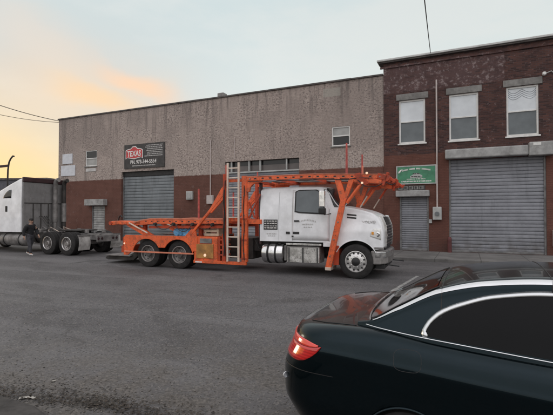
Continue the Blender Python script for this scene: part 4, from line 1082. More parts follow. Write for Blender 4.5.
bp.build('bumper', M['greysteel'], ht, bevel=.03)
MB().prism(sq([(7.70, .055), (7.95, .11), (8.13, .295), (8.225, .6), (8.24, 1.2), (8.225, 1.8), (8.13, 2.105), (7.95, 2.29), (7.70, 2.345), (7.72, 2.30), (7.94, 2.25), (8.1, 2.08), (8.19, 1.8), (8.2, 1.2), (8.19, .6), (8.1, .32), (7.94, .15), (7.72, .10)]), .60, .76, axis='z').build('bumper_strip', M['chrome'], ht, bevel=.012)
MB().box(7.70, 7.97, .3, 2.1, .28, .415).build('bumper_valance', M['black'], ht, bevel=.02)
MB().box(7.72, 7.98, .06, .09, .845, .90).build('bumper_step', M['greysteel'], ht)
tow = MB(); tow.tube([(7.9, .5, .40), (8.35, .45, .36)], .018, 8); tow.tube([(7.9, 1.9, .40), (8.35, 1.95, .36)], .018, 8); tow.each('tow_bar', M['black'], ht, smooth=True)
# tank, battery box, steps
tk = MB().lathe([(0, 0), (.24, .0), (.30, .03), (.315, .07), (.315, .66), (.30, .70), (.24, .73), (0, .73)], (4.27, .32, .63), 'x', 32).build('fuel_tank', M['chrome'], ht, smooth=True)
tsb = MB()
for x in (4.47, 4.72): tsb.lathe([(.318, 0), (.326, 0), (.326, .06), (.318, .06)], (x, .32, .63), 'x', 32)
tsb.each('tank_strap', M['black'], tk, smooth=True, angle=30)
MB().lathe([(0, .05), (.06, .045), (.065, 0)], (4.85, .18, .90), 'z', 14).build('fuel_cap', M['black'], tk, smooth=True)
MB().box(5.02, 5.10, .10, .55, .42, .88).build('air_tank_bracket', M['greysteel'], ht, bevel=.01)
bt = MB().box(5.14, 6.14, .05, .60, .38, .86).build('battery_box', M['plate'], ht, bevel=.015)
MB().box(5.14, 6.14, .03, .09, .84, .868).build('box_lid_edge', M['greysteel'], bt)
MB().box(5.10, 6.20, .04, .58, .895, .955).build('cab_step', M['plate'], ht, bevel=.01)
lb = MB(); 
for x in (5.18, 5.62, 6.06): lb.box(x, x+.03, .035, .048, .39, .83)
lb.each('box_strap', M['black'], bt)
MB().box(4.25, 6.5, .25, 2.15, .905, .995).build('cab_floor', M['black'], ht)
ln = MB(); 
for k in range(3): ln.tube([(3.86, .5+.1*k, 1.0), (4.0, .5+.1*k, .72 - .05*k), (4.22, .5+.1*k, .70), (4.3, .6, .8)], .02, 6)
ln.each('air_line', M['black'], ht, smooth=True)
# far side tank so the truck is complete
MB().lathe([(0, 0), (.24, .0), (.30, .03), (.315, .07), (.315, 1.6), (.24, 1.67), (0, 1.67)], (4.4, 2.08, .63), 'x', 28).build('fuel_tank', M['chrome'], ht, smooth=True)

# ------------------------------------------------------------------ left tractor (faces left = -x)
lt = empty('semi_tractor', L0, LA)
tag(lt, 'white sleeper-cab tractor without a trailer parked at far left, cut by the frame', 'truck')
LC = 1.17
def lzt(x): return smooth_tab(x, [(-7.55, 1.30), (-7.45, 1.55), (-7.0, 1.74), (-5.95, 1.95), (-5.75, 2.0), (-5.15, 2.60), (-4.9, 2.68), (-4.2, 2.80), (-3.45, 3.05), (-2.5, 3.40), (-1.90, 3.56), (-1.86, 3.56)])
def lzb(x):
    d_ = abs(x + 6.35)
    a = .50 + math.sqrt(max(0, .66**2 - d_*d_)) if d_ < .66 else .5
    return max(a, lerp_tab(x, [(-7.6, .62), (-6.4, .62), (-5.7, .98), (-1.8, .99)]))
def lhw(x, z): return 1.16 - max(0, -5.8 - x)*.10 - max(0, z - 2.2)*.04
tr = Shell(lzb, lzt, lhw, LC, r=lambda x: .10, crown=.04, rows=14)
tr.mesh(frange(-7.55, -1.88, 150)).build('cab', M['cabwhite'], lt, smooth=True, angle=40)
bw = MB().box(-1.878, -1.80, LC-1.10, LC+1.10, 1.02, 3.38).build('sleeper_rear_wall', M['sleepback'], lt, bevel=.02)
MB().box(-1.878, -1.76, LC-1.12, LC+1.12, 3.385, 3.62).build('roof_fairing', M['maroon'], lt, bevel=.03)
ps = MB()
for y in (.55, .95, 1.35, 1.75): ps.box(-1.798, -1.775, y, y+.04, 1.05, 2.35)
ps.box(-1.798, -1.782, .12, 2.22, 2.36, 2.40)
ps.each('wall_rib', M['frame_steel'], bw)
for far_ in (False, True):
    tr.strip(frange(-3.25, -2.62, 12), lambda x: 2.62, lambda x: 2.62 + .40*math.sin(math.pi/2*min(1, (x + 3.25)/.55))**.8 + .002, .006, 4, far_).build('sleeper_window', M['pane_black'], lt, smooth=True, solid=.004)
    tr.strip(frange(-5.35, -4.35, 10), lambda x: 1.95, lambda x: lerp_tab(x, [(-5.35, 2.0), (-5.0, 2.48), (-4.35, 2.5)]), .006, 4, far_).build('door_window', M['pane_black'], lt, smooth=True, solid=.004)
    sm = MB()
    for x in (-5.5, -4.25): sm.grid([[tr.side(x, z, .003, far_), tr.side(x + .015, z, .003, far_)] for z in frange(1.05, 2.55 if x > -5 else 2.05, 4)])
    sm.each('door_gap', M['cabseam'], lt)
    q = tr.side(-2.92, 2.0, 0, far_); s_ = 1 if far_ else -1
    MB().box(-3.02, -2.88, min(q[1], q[1]+s_*.02), max(q[1], q[1]+s_*.02), 1.96, 2.24).build('side_vent', M['black'], lt, bevel=.008)
    tk = MB().lathe([(0, 0), (.22, 0), (.30, .05), (.31, .1), (.31, 1.75), (.30, 1.8), (.22, 1.85), (0, 1.85)], (-3.55, .33 if not far_ else 2.0, .62), 'x', 28).build('fuel_tank', M['greysteel'], lt, smooth=True)
    tb = MB()
    for x in (-3.2, -2.1): tb.lathe([(.312, 0), (.32, 0), (.32, .07), (.312, .07)], (x, .33 if not far_ else 2.0, .62), 'x', 28)
    tb.each('tank_strap', M['black'], tk)
    y = 1.62 if not far_ else 2.12
    sx_ = -1.62
    es = MB().tube([(sx_, y, 1.1), (sx_, y, 3.30), (sx_ + .03, y, 3.46), (sx_ + .12, y, 3.56), (sx_ + .26, y, 3.58)], .105, 14)
    eo = es.build('exhaust_stack', M['greysteel' if not far_ else 'frame_steel'], lt, smooth=True)
    MB().tube([(sx_, y, 1.45), (sx_, y, 2.4)], .125, 14).build('heat_shield', M['greysteel'], eo, smooth=True)
    hl = tr.strip(frange(-7.4, -7.1, 6), lambda x: 1.1, lambda x: 1.34, .008, 3, far_).build('headlight', M['lampclear'], lt, smooth=True, solid=.006)
wsm = MB(); rows = []
for x in frange(-5.72, -5.16, 8):
    h = tr.half(x)[tr.rows + 3:]; rows.append([(x - .004, LC - y, z + .008) for y, z in h] + [(x - .004, LC + y, z + .008) for y, z in h[::-1][1:]])
wsm.grid(rows).build('windshield', M['pane_black'], lt, smooth=True)
MB().box(-7.75, -7.45, .1, 2.24, .42, .80).build('bumper', M['chrome'], lt, bevel=.05)
MB().box(-7.62, -7.53, .55, 1.8, .85, 1.5).build('grille', M['chrome'], lt, bevel=.02)
f_ = MB(); f_.box(-7.3, 2.45, .74, .83, .68, .96); f_.box(-7.3, 2.45, 1.52, 1.61, .68, .96)
for x in (-1.5, -.6, .6, 1.5, 2.38): f_.box(x, x+.09, .832, 1.518, .72, .92)
f_.box(-.1, .1, .3, 2.05, .44, .60); f_.box(1.15, 1.35, .3, 2.05, .44, .60); f_.box(-6.45, -6.25, .3, 2.05, .42, .55)
f_.build('chassis', M['greysteel'], lt, bevel=.01)
MB().box(-1.76, -.75, .45, 1.9, .965, .995).build('deck_plate', M['greysteel'], lt, bevel=.004)
fw_ = MB(); fw_.prism([(.05, .62), (.25, .48), (.9, .48), (1.35, .72), (1.35, 1.02), (.9, 1.10), (.9, 1.25), (1.35, 1.33), (1.35, 1.62), (.9, 1.86), (.25, 1.86), (.05, 1.7)], 1.06, 1.12, axis='z')
fw_.box(.3, .9, .7, 1.64, .961, 1.058); fw_.build('fifth_wheel', M['frame_steel'], lt, bevel=.01)
al = MB()
for k in range(4): al.tube([(-1.78, .9 + .12*k, 1.75), (-1.5, .92 + .12*k, 1.5), (-1.2, 1.0 + .08*k, 1.12), (-.9, 1.0 + .1*k, 1.04), (-.4, 1.05, 1.08), (-.1, 1.0, .98)], .02, 6)
al.tube([(-.6, .45, .97), (-.55, .4, 1.15), (-.2, .4, 1.17), (.1, .42, .98)], .03, 6)
al.each('air_line', M['frame_steel'], lt, smooth=True)
# hoses, valves and clutter on the deck plate
for k in range(5):
    y = .25 + .38*k
    MB().tube([(-1.5 + .1*k, y, .99), (-1.3, y + .1, 1.20 + .05*(k % 2)), (-.95, y + .05, 1.12), (-.7 + .12*k, y - .05, .99)], .022, 6).build('coiled_line', M['greysteel' if k % 2 else 'ladder'], lt, smooth=True)
for x, y, z in ((-1.35, .15, .98), (-.75, .12, .98), (1.55, .7, .965), (1.75, 1.5, .965), (-.2, 1.75, .965)):
    MB().box(x, x + .16, y, y + .13, z, z + .17).build('valve_block', M['greysteel'], lt, bevel=.02)
for x in (1.5, 1.9): MB().lathe([(0, -.3), (.10, -.28), (.11, -.25), (.11, .25), (.10, .28), (0, .3)], (x, 1.17, .72), 'y', 16).build('air_tank', M['frame_steel'], lt, smooth=True)
MB().box(-.62, .62, -.02, .56, 1.07, 1.09).build('wheel_guard', M['greysteel'], lt, bevel=.006) if False else None
for x in (0, 1.25):
    wheel(lt, x, .0, .26, .52, .30, M['rim'], True, 10, deep=True, dmat='steelrim'); wheel(lt, x, .29, .55, .52, .30, M['steelrim'], True, 10, deep=True)
    wheel(lt, x, 1.79, 2.05, .52, .30, M['steelrim'], False, 10, deep=True); wheel(lt, x, 2.08, 2.34, .52, .30, M['rim'], False, 10, deep=True)
wheel(lt, -6.35, .02, .32, .52, .30, M['rim'], True, 10); wheel(lt, -6.35, 2.02, 2.32, .52, .30, M['rim'], False, 10)
for y in (-.01, 1.76):
    fl = MB(); rows = []
    for j in range(7): rows.append([(2.02 + .05*math.sin(j*.5), y + .6*i/3, .25 + .62*j/6) for i in range(4)])
    fl.grid(rows).build('mudflap', M['flap'], lt, solid=.012)
    MB().box(1.98, 2.06, y - .02, y + .74 if y < 1 else y + .62, .872, .92).build('flap_hanger', M['greysteel'], lt)
tl = MB().box(2.46, 2.52, .55, 1.80, .60, .90).build('rear_crossmember', M['greysteel'], lt, bevel=.02)
for y in (.62, .82, 1.46, 1.66): MB().lathe([(0, .02), (.055, .018), (.06, 0)], (2.52, y, .75), 'x', 12).build('tail_lamp', M['maroon'], lt)

# ------------------------------------------------------------------ person walking by the tractor
def skin(name, joints, edges, m, parent, root=0, sub=2):
    me = bpy.data.meshes.new(name); me.from_pydata([j[:3] for j in joints], edges, []); me.update()
    o = bpy.data.objects.new(name, me); col.objects.link(o); me.materials.append(m); o.parent = parent
    md = o.modifiers.new('Skin', 'SKIN'); md.use_smooth_shade = True
    if not me.skin_vertices: me.attributes.new('skin', 'FLOAT', 'POINT')
    for i, j in enumerate(joints):
        sv = me.skin_vertices[0].data[i]; r = j[3]; sv.radius = r if isinstance(r, tuple) else (r, r)
        sv.use_root = (i == root)
    s = o.modifiers.new('Subdivision', 'SUBSURF'); s.levels = sub; s.render_levels = sub
    return o
pp_ = world(L0, LA, (-.40, -.55, 0))
pe = empty('person', (pp_[0], pp_[1], 0), LA)
pe.scale = (.95, .95, .95)
tag(pe, 'person in black jacket and grey trousers walking beside the white tractor wheels', 'person')
# x = walking direction (right), y = depth, z up
J = [(0, 0, .92, (.15, .11)), (.01, 0, 1.08, (.135, .10)), (.03, 0, 1.26, (.165, .11)), (.05, 0, 1.40, (.13, .09)), (.065, 0, 1.48, (.058, .058)), (.085, 0, 1.55, (.07, .065)), (.09, 0, 1.62, (.092, .078)), (.088, 0, 1.69, (.07, .062)),
     (.02, -.09, .86, .095), (.13, -.10, .50, .062), (.16, -.10, .40, .062), (.20, -.10, .09, .042), (.34, -.11, .045, .035),
     (-.02, .09, .86, .095), (-.06, .10, .50, .062), (-.12, .10, .40, .06), (-.30, .10, .14, .042), (-.20, .11, .045, .035),
     (.05, -.19, 1.38, .066), (-.06, -.25, 1.12, .050), (-.02, -.27, .90, .036), (.0, -.27, .82, .032),
     (.05, .19, 1.38, .066), (.13, .25, 1.12, .050), (.26, .24, .95, .036), (.30, .24, .89, .032)]
E_ = [(0,1),(1,2),(2,3),(3,4),(4,5),(5,6),(6,7),(0,8),(8,9),(9,10),(10,11),(11,12),(0,13),(13,14),(14,15),(15,16),(16,17),(3,18),(18,19),(19,20),(20,21),(3,22),(22,23),(23,24),(24,25)]
# fingers on both hands
for base, sg in ((21, 0), (25, 1)):
    bx_, by_, bz_ = J[base][:3]
    for k, (dx, L) in enumerate(((-.024, .060), (-.008, .070), (.008, .066), (.022, .052))):
        i = len(J); J.append((bx_ + dx + .01, by_, bz_ - .040, .010)); J.append((bx_ + dx + .022, by_ + .012, bz_ - .040 - L*.8, .008)); E_.append((base, i)); E_.append((i, i+1))
    i = len(J); J.append((bx_ + .036, by_ + .004, bz_ - .004, .011)); J.append((bx_ + .055, by_ + .012, bz_ - .045, .009)); E_ += [(base, i), (i, i+1)]
body = skin('body', J, E_, M['skin'], pe)
def sub_skin(name, idx, grow, m, fix=None):
    mp = {k: i for i, k in enumerate(idx)}; jj = []
    for k in idx:
        r = J[k][3]; r = (r, r) if not isinstance(r, tuple) else r
        p = (fix or {}).get(k, J[k][:3]); g_ = grow + (.020 if k in (18, 22) and name == 'jacket' else 0); jj.append((*p, (r[0] + g_, r[1] + g_)))
    ee = [(mp[a], mp[b]) for a, b in E_ if a in mp and b in mp]
    return skin(name, jj, ee, m, pe)
sub_skin('jacket', [0, 1, 2, 3, 4, 18, 19, 20, 22, 23, 24], .034, M['jacket'], {4: (.062, 0, 1.455), 0: (0, 0, .86)})
sub_skin('trousers', [1, 0, 8, 9, 10, 11, 13, 14, 15, 16], .022, M['trouser'])
sh = MB()
for (ax, ay, az, bx2, by2, bz2) in ((.15, -.10, .05, .40, -.11, .045), (-.36, .10, .10, -.13, .11, .04)):
    n = 10; rows = []
    d = Vector((bx2-ax, by2-ay, bz2-az))
    for i in range(n+1):
        t_ = i/n; c = Vector((ax, ay, az)) + d*t_; w = .045*math.sin(math.pi*min(1, .12 + t_*.85))**.5 + .003; hgt = (.075 if t_ < .35 else .075 - .045*(t_-.35)/.65)
        rows.append([(c.x, c.y + w*math.cos(a), max(.002, c.z - .03 + (hgt*.5) + hgt*.5*math.sin(a)*1.1)) for a in [2*math.pi*k/10 for k in range(11)]])
    sh.grid(rows)
sh.build('shoes', M['shoe'], pe, smooth=True)
hr = MB(); rows = []
for i in range(9):
    th = math.pi*.60*i/8
    rows.append([(.080 + .112*math.sin(th)*math.cos(a) - .012, .102*math.sin(th)*math.sin(a), 1.645 + .122*math.cos(th) - (.0 if math.cos(a) < .3 else -.03*i/8)) for a in [2*math.pi*k/20 for k in range(21)]])
hr.grid(rows).build('hair', M['hair'], pe, smooth=True)
fc = MB(); fc.prism([(.175, 1.61), (.205, 1.585), (.175, 1.575)], -.014, .014); fc.build('nose', M['skin'], pe, bevel=.005)
ey = MB()
for y in (-.03, .03): ey.lathe([(0, .004), (.011, .003), (.013, 0)], (.166, y, 1.622), 'x', 8)
ey.each('eye', M['hair'], pe)
MB().box(.165, .174, -.022, .022, 1.545, 1.552).build('mouth', M['lampred'], pe)
er = MB()
for y in (-.092, .092): er.lathe([(0, -.008), (.028, -.006), (.03, .006), (0, .008)], (.075, y, 1.61), 'y', 10)
er.each('ear', M['skin'], pe, smooth=True)

# ------------------------------------------------------------------ foreground coupe
car = empty('parked_coupe', C0, CA)
tag(car, 'glossy black two-door car in the right foreground with bright window trim', 'car')
CP = M['carpaint']; CW = .885   # half width
XF = 4.42
WX = .80; WXF = 3.42; WR = .292; WZ = .285
def ztop(x): return smooth_tab(x, [(-.2, .972), (0, .988), (.3, 1.012), (.55, 1.018), (1.0, .98), (1.6, .945), (2.2, .925), (3.0, .91), (3.7, .86), (4.2, .75), (4.45, .64)])
def zcr(x): return smooth_tab(x, [(-.2, .865), (0, .865), (.6, .845), (1.6, .785), (2.5, .75), (3.6, .71), (4.45, .60)])
# level: (fraction rule, half width, rear inset, front inset)
LV = [(0.00, .800, +.03, .20), (0.18, .860, -.07, .08), (0.34, .880, -.14, .02), (.52, .885, -.14, .0), (.66, .885, -.11, .02), (.78, .883, -.060, .06), (.80, .876, -.055, .07), (.90, .852, -.04, .13), (.955, .822, -.025, .17), (.985, .790, .0, .20), (1.0, .752, .035, .24)]
def lv(l, k):
    return smooth_tab(l, [(r[0], r[k]) for r in LV])
def zl(x, l):
    zt_, zc_ = ztop(x), zcr(x)
    return .19 + (zc_ - .19)*(l/.79) if l < .79 else zc_ + (zt_ - zc_)*((l - .79)/.21)**.92
NC = 14
def outline():
    P = []          # (kind, a, b): build param list once; b side sign
    P.append(('r', 0.0))
    for i in range(1, 7): P.append(('r', i/6*1.0))
    return P
def loop(l):
    hw_, ir, if_ = lv(l, 1), lv(l, 2), lv(l, 3)
    xr, xf = ir, XF - if_; pts = []
    rx, ry = .34, .36; fx, fy = .55, .50
    def bow(y, s): return s*(1 - (y/CW)**2)
    half = []
    for i in range(8): half.append((xr, (hw_ - ry)*i/8))
    for i in range(NC+1):
        a = math.pi/2*i/NC; ex = 2/2.5
        half.append((xr + rx*(1 - math.cos(a)**ex), hw_ - ry + ry*math.sin(a)**ex))
    n = 74
    for i in range(1, n): half.append((xr + rx + (xf - fx - xr - rx)*i/n, hw_))
    for i in range(NC+1):
        a = math.pi/2*(1 - i/NC); ex = 2/2.3
        half.append((xf - fx*(1 - math.cos(a)**ex), hw_ - fy + fy*math.sin(a)**ex))
    for i in range(1, 9): half.append((xf, (hw_ - fy)*(1 - i/8)))
    out = []
    for x, y in half:
        yy = y*(1 - .035*max(0, (1.2 - x)/1.2)**2 - .03*max(0, (x - 3.0)/1.4)**2)
        x2 = x - (bow(y, .07) if x < 1.0 else 0) + (bow(y, .14)*-1 if x > 5 else 0)
        x2 = x - .07*(1 - (y/CW)**2)*max(0, 1 - (x - xr)/.6) + .10*(1 - (y/CW)**2)*max(0, 1 - (xf - x)/.6)
        out.append((x2 + .0, yy))
    return out
def arch_z(x):
    best = 0
    for c in (WX, WXF):
        d_ = abs(x - c)
        if d_ < WR: best = max(best, WZ + math.sqrt(WR*WR - d_*d_))
    return best
def body_row(l, arches=True):
    out = []
    for x, y in loop(l):
        z = zl(x, l)
        if arches and y > .70: z = max(z, min(arch_z(x), zcr(x) - .03))
        out.append((x, y, z))
    return out
CY = CW
levels = [0, .03, .07, .12, .18, .24, .30, .36, .42, .48, .54, .60, .66, .71, .75, .775, .79, .80, .815, .84, .87, .90, .93, .955, .975, .99, 1.0]
rows = []
for l in levels:
    h = body_row(l)
    rows.append([(x, CY - y, z) for x, y, z in h] + [(x, CY + y, z) for x, y, z in h[::-1]])
# lid of the body: hood, deck
h = body_row(1.0)
for k in (.985, .955, .90, .8, .65, .45, .2, 0.0):
    r_ = []
    for x, y, z in h:
        xx = x + (0 if y > .6 else 0)
        r_.append((x + (.05*(1 - k) if x < .3 else (-.05*(1 - k) if x > 4 else 0)), y*k, z + .014*(1 - k**2)))
    rows.append([(x, CY - y, z) for x, y, z in r_] + [(x, CY + y, z) for x, y, z in r_[::-1]])
cbm = MB().grid(rows); cbo = cbm.build('body', CP, car, smooth=True, angle=60)
MB().box(.25, 4.1, .15, 1.62, .17, .24).build('underbody', M['black'], car)

# greenhouse
def groof(x): return smooth_tab(x, [(.42, 1.035), (.52, 1.062), (.72, 1.175), (1.0, 1.318), (1.25, 1.378), (1.6, 1.408), (2.0, 1.412), (2.35, 1.385), (2.7, 1.25), (3.1, 1.02), (3.28, .93)])
def gbase(x): return ztop(x) - .02
def gwb(x): return smooth_tab(x, [(.40, .66), (.60, .735), (.95, .775), (1.6, .785), (2.6, .78), (3.3, .72)])
def ghw(x, z): 
    b = ztop(x); t_ = max(0, z - b)
    return gwb(x) - t_*.40 - t_*t_*.42
gh = Shell(gbase, groof, ghw, CY, r=lambda x: smooth_tab(x, [(.42, .03), (.8, .055), (1.2, .085), (2.2, .09), (3.2, .03)]), crown=.020, rows=10, arc=7)
def gcrown(x): return .03
gh.mesh(frange(.43, 3.27, 120)).build('roof', CP, car, smooth=True, angle=50)
# rear screen & windshield on the top of the shell
def top_patch(x0, x1, n, ins, lift, name, m):
    rows = []
    for x in frange(x0, x1, n):
        h = gh.half(x); k0 = gh.rows + gh.arc; w = h[k0][0]; z0 = h[k0][1]; r_ = []
        f = ins(x)
        for i in range(17):
            y = (i/8 - 1)*w*f; t_ = 1 - abs(y)/max(w, .01)
            r_.append((x, CY + y, z0 + gh.crown*(1 - (1 - t_)**2) + lift))
        rows.append(r_)
    return MB().grid(rows).build(name, m, car, smooth=True)
top_patch(.50, .955, 14, lambda x: .985 if x > .62 else .93, .004, 'rear_screen', M['rearglass'])
top_patch(2.50, 3.24, 14, lambda x: .97, .005, 'windshield', M['carglass'])
# seams of the folding roof
sm = MB()
for x in (.99, 1.62):
    h = gh.half(x)[gh.rows - 4:]
    pts = [(x, CY - y - .001, z + .001) for y, z in h] + [(x, CY + y + .001, z + .001) for y, z in h[::-1][1:]]
    sm.tube(pts, .0035, 5)
sm.each('roof_seam', M['black'], car)
# added satin strip imitating the sky highlight on roof edge and rear pillars
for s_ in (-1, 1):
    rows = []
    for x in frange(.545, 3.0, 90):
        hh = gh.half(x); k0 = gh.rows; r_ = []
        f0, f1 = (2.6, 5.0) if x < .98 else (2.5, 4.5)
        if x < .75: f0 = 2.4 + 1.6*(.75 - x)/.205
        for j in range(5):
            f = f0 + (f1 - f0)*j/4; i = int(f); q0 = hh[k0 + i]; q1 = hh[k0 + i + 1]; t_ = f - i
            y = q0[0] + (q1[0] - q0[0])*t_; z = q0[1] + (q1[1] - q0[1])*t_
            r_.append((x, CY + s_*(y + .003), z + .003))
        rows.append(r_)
    MB().grid(rows).build('roof_highlight_strip', M['chrometrim'], car, smooth=True)
# side windows
def wlo(x): return lerp_tab(x, [(.90, 1.020), (1.0, 1.008), (1.6, .972), (3.1, .935)])
def whi(x): return smooth_tab(x, [(.90, 1.05), (.93, 1.10), (1.0, 1.160), (1.12, 1.215), (1.3, 1.270), (1.6, 1.305), (2.0, 1.310), (2.4, 1.275), (2.8, 1.10), (3.05, .95)])
for far_ in (False, True):
    sw_ = gh.strip(frange(.90, 3.0, 60), wlo, whi, .004, 6, far_).build('side_window', M['carglass'], car, smooth=True)
    tr_ = MB(); n = 70; top_ = [gh.side(x, whi(x) + .012, .006, far_) for x in frange(.915, 3.0, n)]
    def ribbon(pts_in, pts_out, th):
        return MB().grid([[a, b] for a, b in zip(pts_in, pts_out)])
    xs_ = [.900, .905, .915, .93, .95] + frange(.98, 3.0, 60)
    a_ = [gh.side(x, whi(x) - .002, .009, far_) for x in xs_]
    b_ = [gh.side(x - .022*max(0, 1 - (x - .9)/.5), whi(x) + lerp_tab(x, [(.9, .006), (1.0, .020), (1.5, .026), (3, .022)]), .007, far_) for x in xs_]
    start_a = [gh.side(.912, z, .009, far_) for z in (1.012, 1.03)]; start_b = [gh.side(.876 + .006*(1.03 - z)/.018, z, .007, far_) for z in (1.012, 1.03)]
    rb = ribbon(start_a + a_, start_b + b_, .006); rb.build('window_trim', M['chrometrim'], sw_, smooth=True, solid=.006)
    # B-pillar split
    gh.strip([1.845, 1.875], wlo, whi, .0065, 4, far_).build('pillar', M['black'], sw_)
    # belt trim running from the rear screen corner forward
    bt_ = [gh.side(x, lerp_tab(x, [(.50, 1.035), (.60, 1.028), (.9, 1.006), (1.6, .960), (3.1, .925)]), .006, far_) for x in frange(.50, 3.1, 60)]
    MB().tube(bt_, .0042, 6).build('belt_trim', M['chrometrim'], car, smooth=True)
# trim round the foot of the rear screen
h_ = []
for i in range(25):
    t_ = i/24*2 - 1; x = .475 + .06*abs(t_)**3.0; hh = gh.half(x); w = hh[gh.rows + gh.arc][0]
    h_.append((x - .01, CY + t_*(w + .01), hh[gh.rows + gh.arc][1] + gh.crown*(1 - abs(t_)**2) + .004))
MB().tube(h_, .006, 6).build('screen_trim', M['chrometrim'], car, smooth=True)
for s_ in (-1, 1):
    pts = []
    for x in frange(.52, .97, 10):
        hh = gh.half(x); w = hh[gh.rows + gh.arc]; pts.append((x, CY + s_*(w[0]*.985 + .004), w[1] + .006))
    MB().tube(pts, .005, 6).build('screen_seal', M['black'], car, smooth=True)
# deck seams
ds = MB(); p = []
for i in range(21):
    t_ = i/20*2 - 1; p.append((.40, CY + t_*.70, None))
row1 = [(x, y, z) for x, y, z in body_row(1.0)]
def deck_z(x, yoff):
    k = min(1, abs(yoff)/.752); z = ztop(x); return z + .014*(1 - k*k)
for s_ in (-1, 1):
    ds.tube([(x, CY + s_*lerp_tab(x, [(.05, .60), (.2, .68), (.42, .70)]), deck_z(x, .68) + .001) for x in frange(.06, .43, 8)], .003, 5)
ds.each('boot_lid_gap', M['black'], car)
# tail lamps wrapped round the corners, following the body
def body_at(s, z):      # s: index along half loop, z: wanted height
    lo, hi = 0.0, 1.0
    def pt(l):
        L_ = loop(l); i = int(s); f = s - i; i2 = min(i+1, len(L_)-1)
        x = L_[i][0]*(1-f) + L_[i2][0]*f; y = L_[i][1]*(1-f) + L_[i2][1]*f
        return x, y, zl(x, l)
    for _ in range(22):
        m_ = (lo+hi)/2
        if pt(m_)[2] < z: lo = m_
        else: hi = m_
    return pt(lo)
def body_patch(ss, zlo, zhi, off, nz, s_):
    rows = []
    for s in ss:
        r_ = []
        for j in range(nz+1):
            z = zlo(s) + (zhi(s) - zlo(s))*j/nz
            x, y, zz = body_at(s, z); xa, ya, _ = body_at(s + .5, z); xb, yb, _ = body_at(max(0, s - .5), z)
            tx, ty = xa - xb, ya - yb; L_ = math.hypot(tx, ty) or 1
            nx, ny = -ty/L_, tx/L_          # outward for a loop running rear centre -> side -> front
            r_.append((x + nx*off, CY + s_*(y + ny*off), zz + off*.15))
        rows.append(r_)
    return MB().grid(rows)
S0, S1 = 5.0, 21.6      # rear face .. along the side
for s_ in (-1, 1):
    zlo = lambda s: smooth_tab(s, [(5, .775), (14, .755), (17, .752), (18.6, .762), (19.8, .795), (20.5, .84), (20.8, .868)])
    zhi = lambda s: smooth_tab(s, [(5, .915), (13, .912), (17, .905), (20.8, .882)])
    zmid = lambda s: zlo(s) + (zhi(s) - zlo(s))*lerp_tab(s, [(5, .64), (17, .70), (21, .78)])
    lamp = body_patch(frange(S0, 20.8, 46), zlo, zmid, .010, 6, s_).build('tail_lamp', M['taillens'], car, smooth=True, solid=.014)
    body_patch(frange(S0, 20.3, 44), lambda s: zmid(s) + .003, zhi, .010, 3, s_).build('indicator', M['tailupper'], lamp, smooth=True, solid=.014)
    # bumper seam & reflector
    body_patch(frange(4, 24, 40), lambda s: .690, lambda s: .695, .002, 1, s_).build('bumper_gap', M['black'], car)
    q = body_at(14.0, .60)
    MB().lathe([(0, .020), (.014, .018), (.021, .008), (.022, 0)], (0, 0, 0), 'z', 14).build('parking_sensor', M['sign_white'], car, smooth=True)
    o = bpy.data.objects[[o.name for o in col.objects if o.name.startswith('parking_sensor')][-1]]
    o.location = (q[0] - .004, CY + s_*(q[1] + .004), q[2]); o.rotation_euler = (0, R(-90), R(25*(-s_)*-1))
    # fuel flap / side crease lines
fd = MB()
pts = []
for k in range(33):
    a = 2*math.pi*k/32; cx2, cz2 = .80, .875
    x = cx2 + .085*abs(math.cos(a))**.6*(1 if math.cos(a) > 0 else -1); z = cz2 + .065*abs(math.sin(a))**.6*(1 if math.sin(a) > 0 else -1)
    Lp = [p_ for p_ in loop(.5)]
    y = lv(min(1, .79 + .21*max(0, (z - zcr(x))/(ztop(x) - zcr(x)))), 1) if z > zcr(x) else lv(.79*(z - .19)/(zcr(x) - .19), 1)
    y *= (1 - .035*max(0, (1.2 - x)/1.2)**2)
    pts.append((x, CY - y - .0005, z))
fd.tube(pts, .002, 5); fd.build('fuel_flap_gap', M['black'], car)
dg_ = MB()
for s_ in (-1, 1):
    for x in (1.92, 3.05):
        pts = []
        for z in frange(.28, ztop(x) - .03, 14):
            l = .79*(z - .19)/(zcr(x) - .19) if z < zcr(x) else .79 + .21*(z - zcr(x))/(ztop(x) - zcr(x))
            pts.append((x, CY + s_*(lv(min(1, l), 1) + .0005), z))
        dg_.tube(pts, .003, 5)
dg_.each('door_gap', M['black'], car)
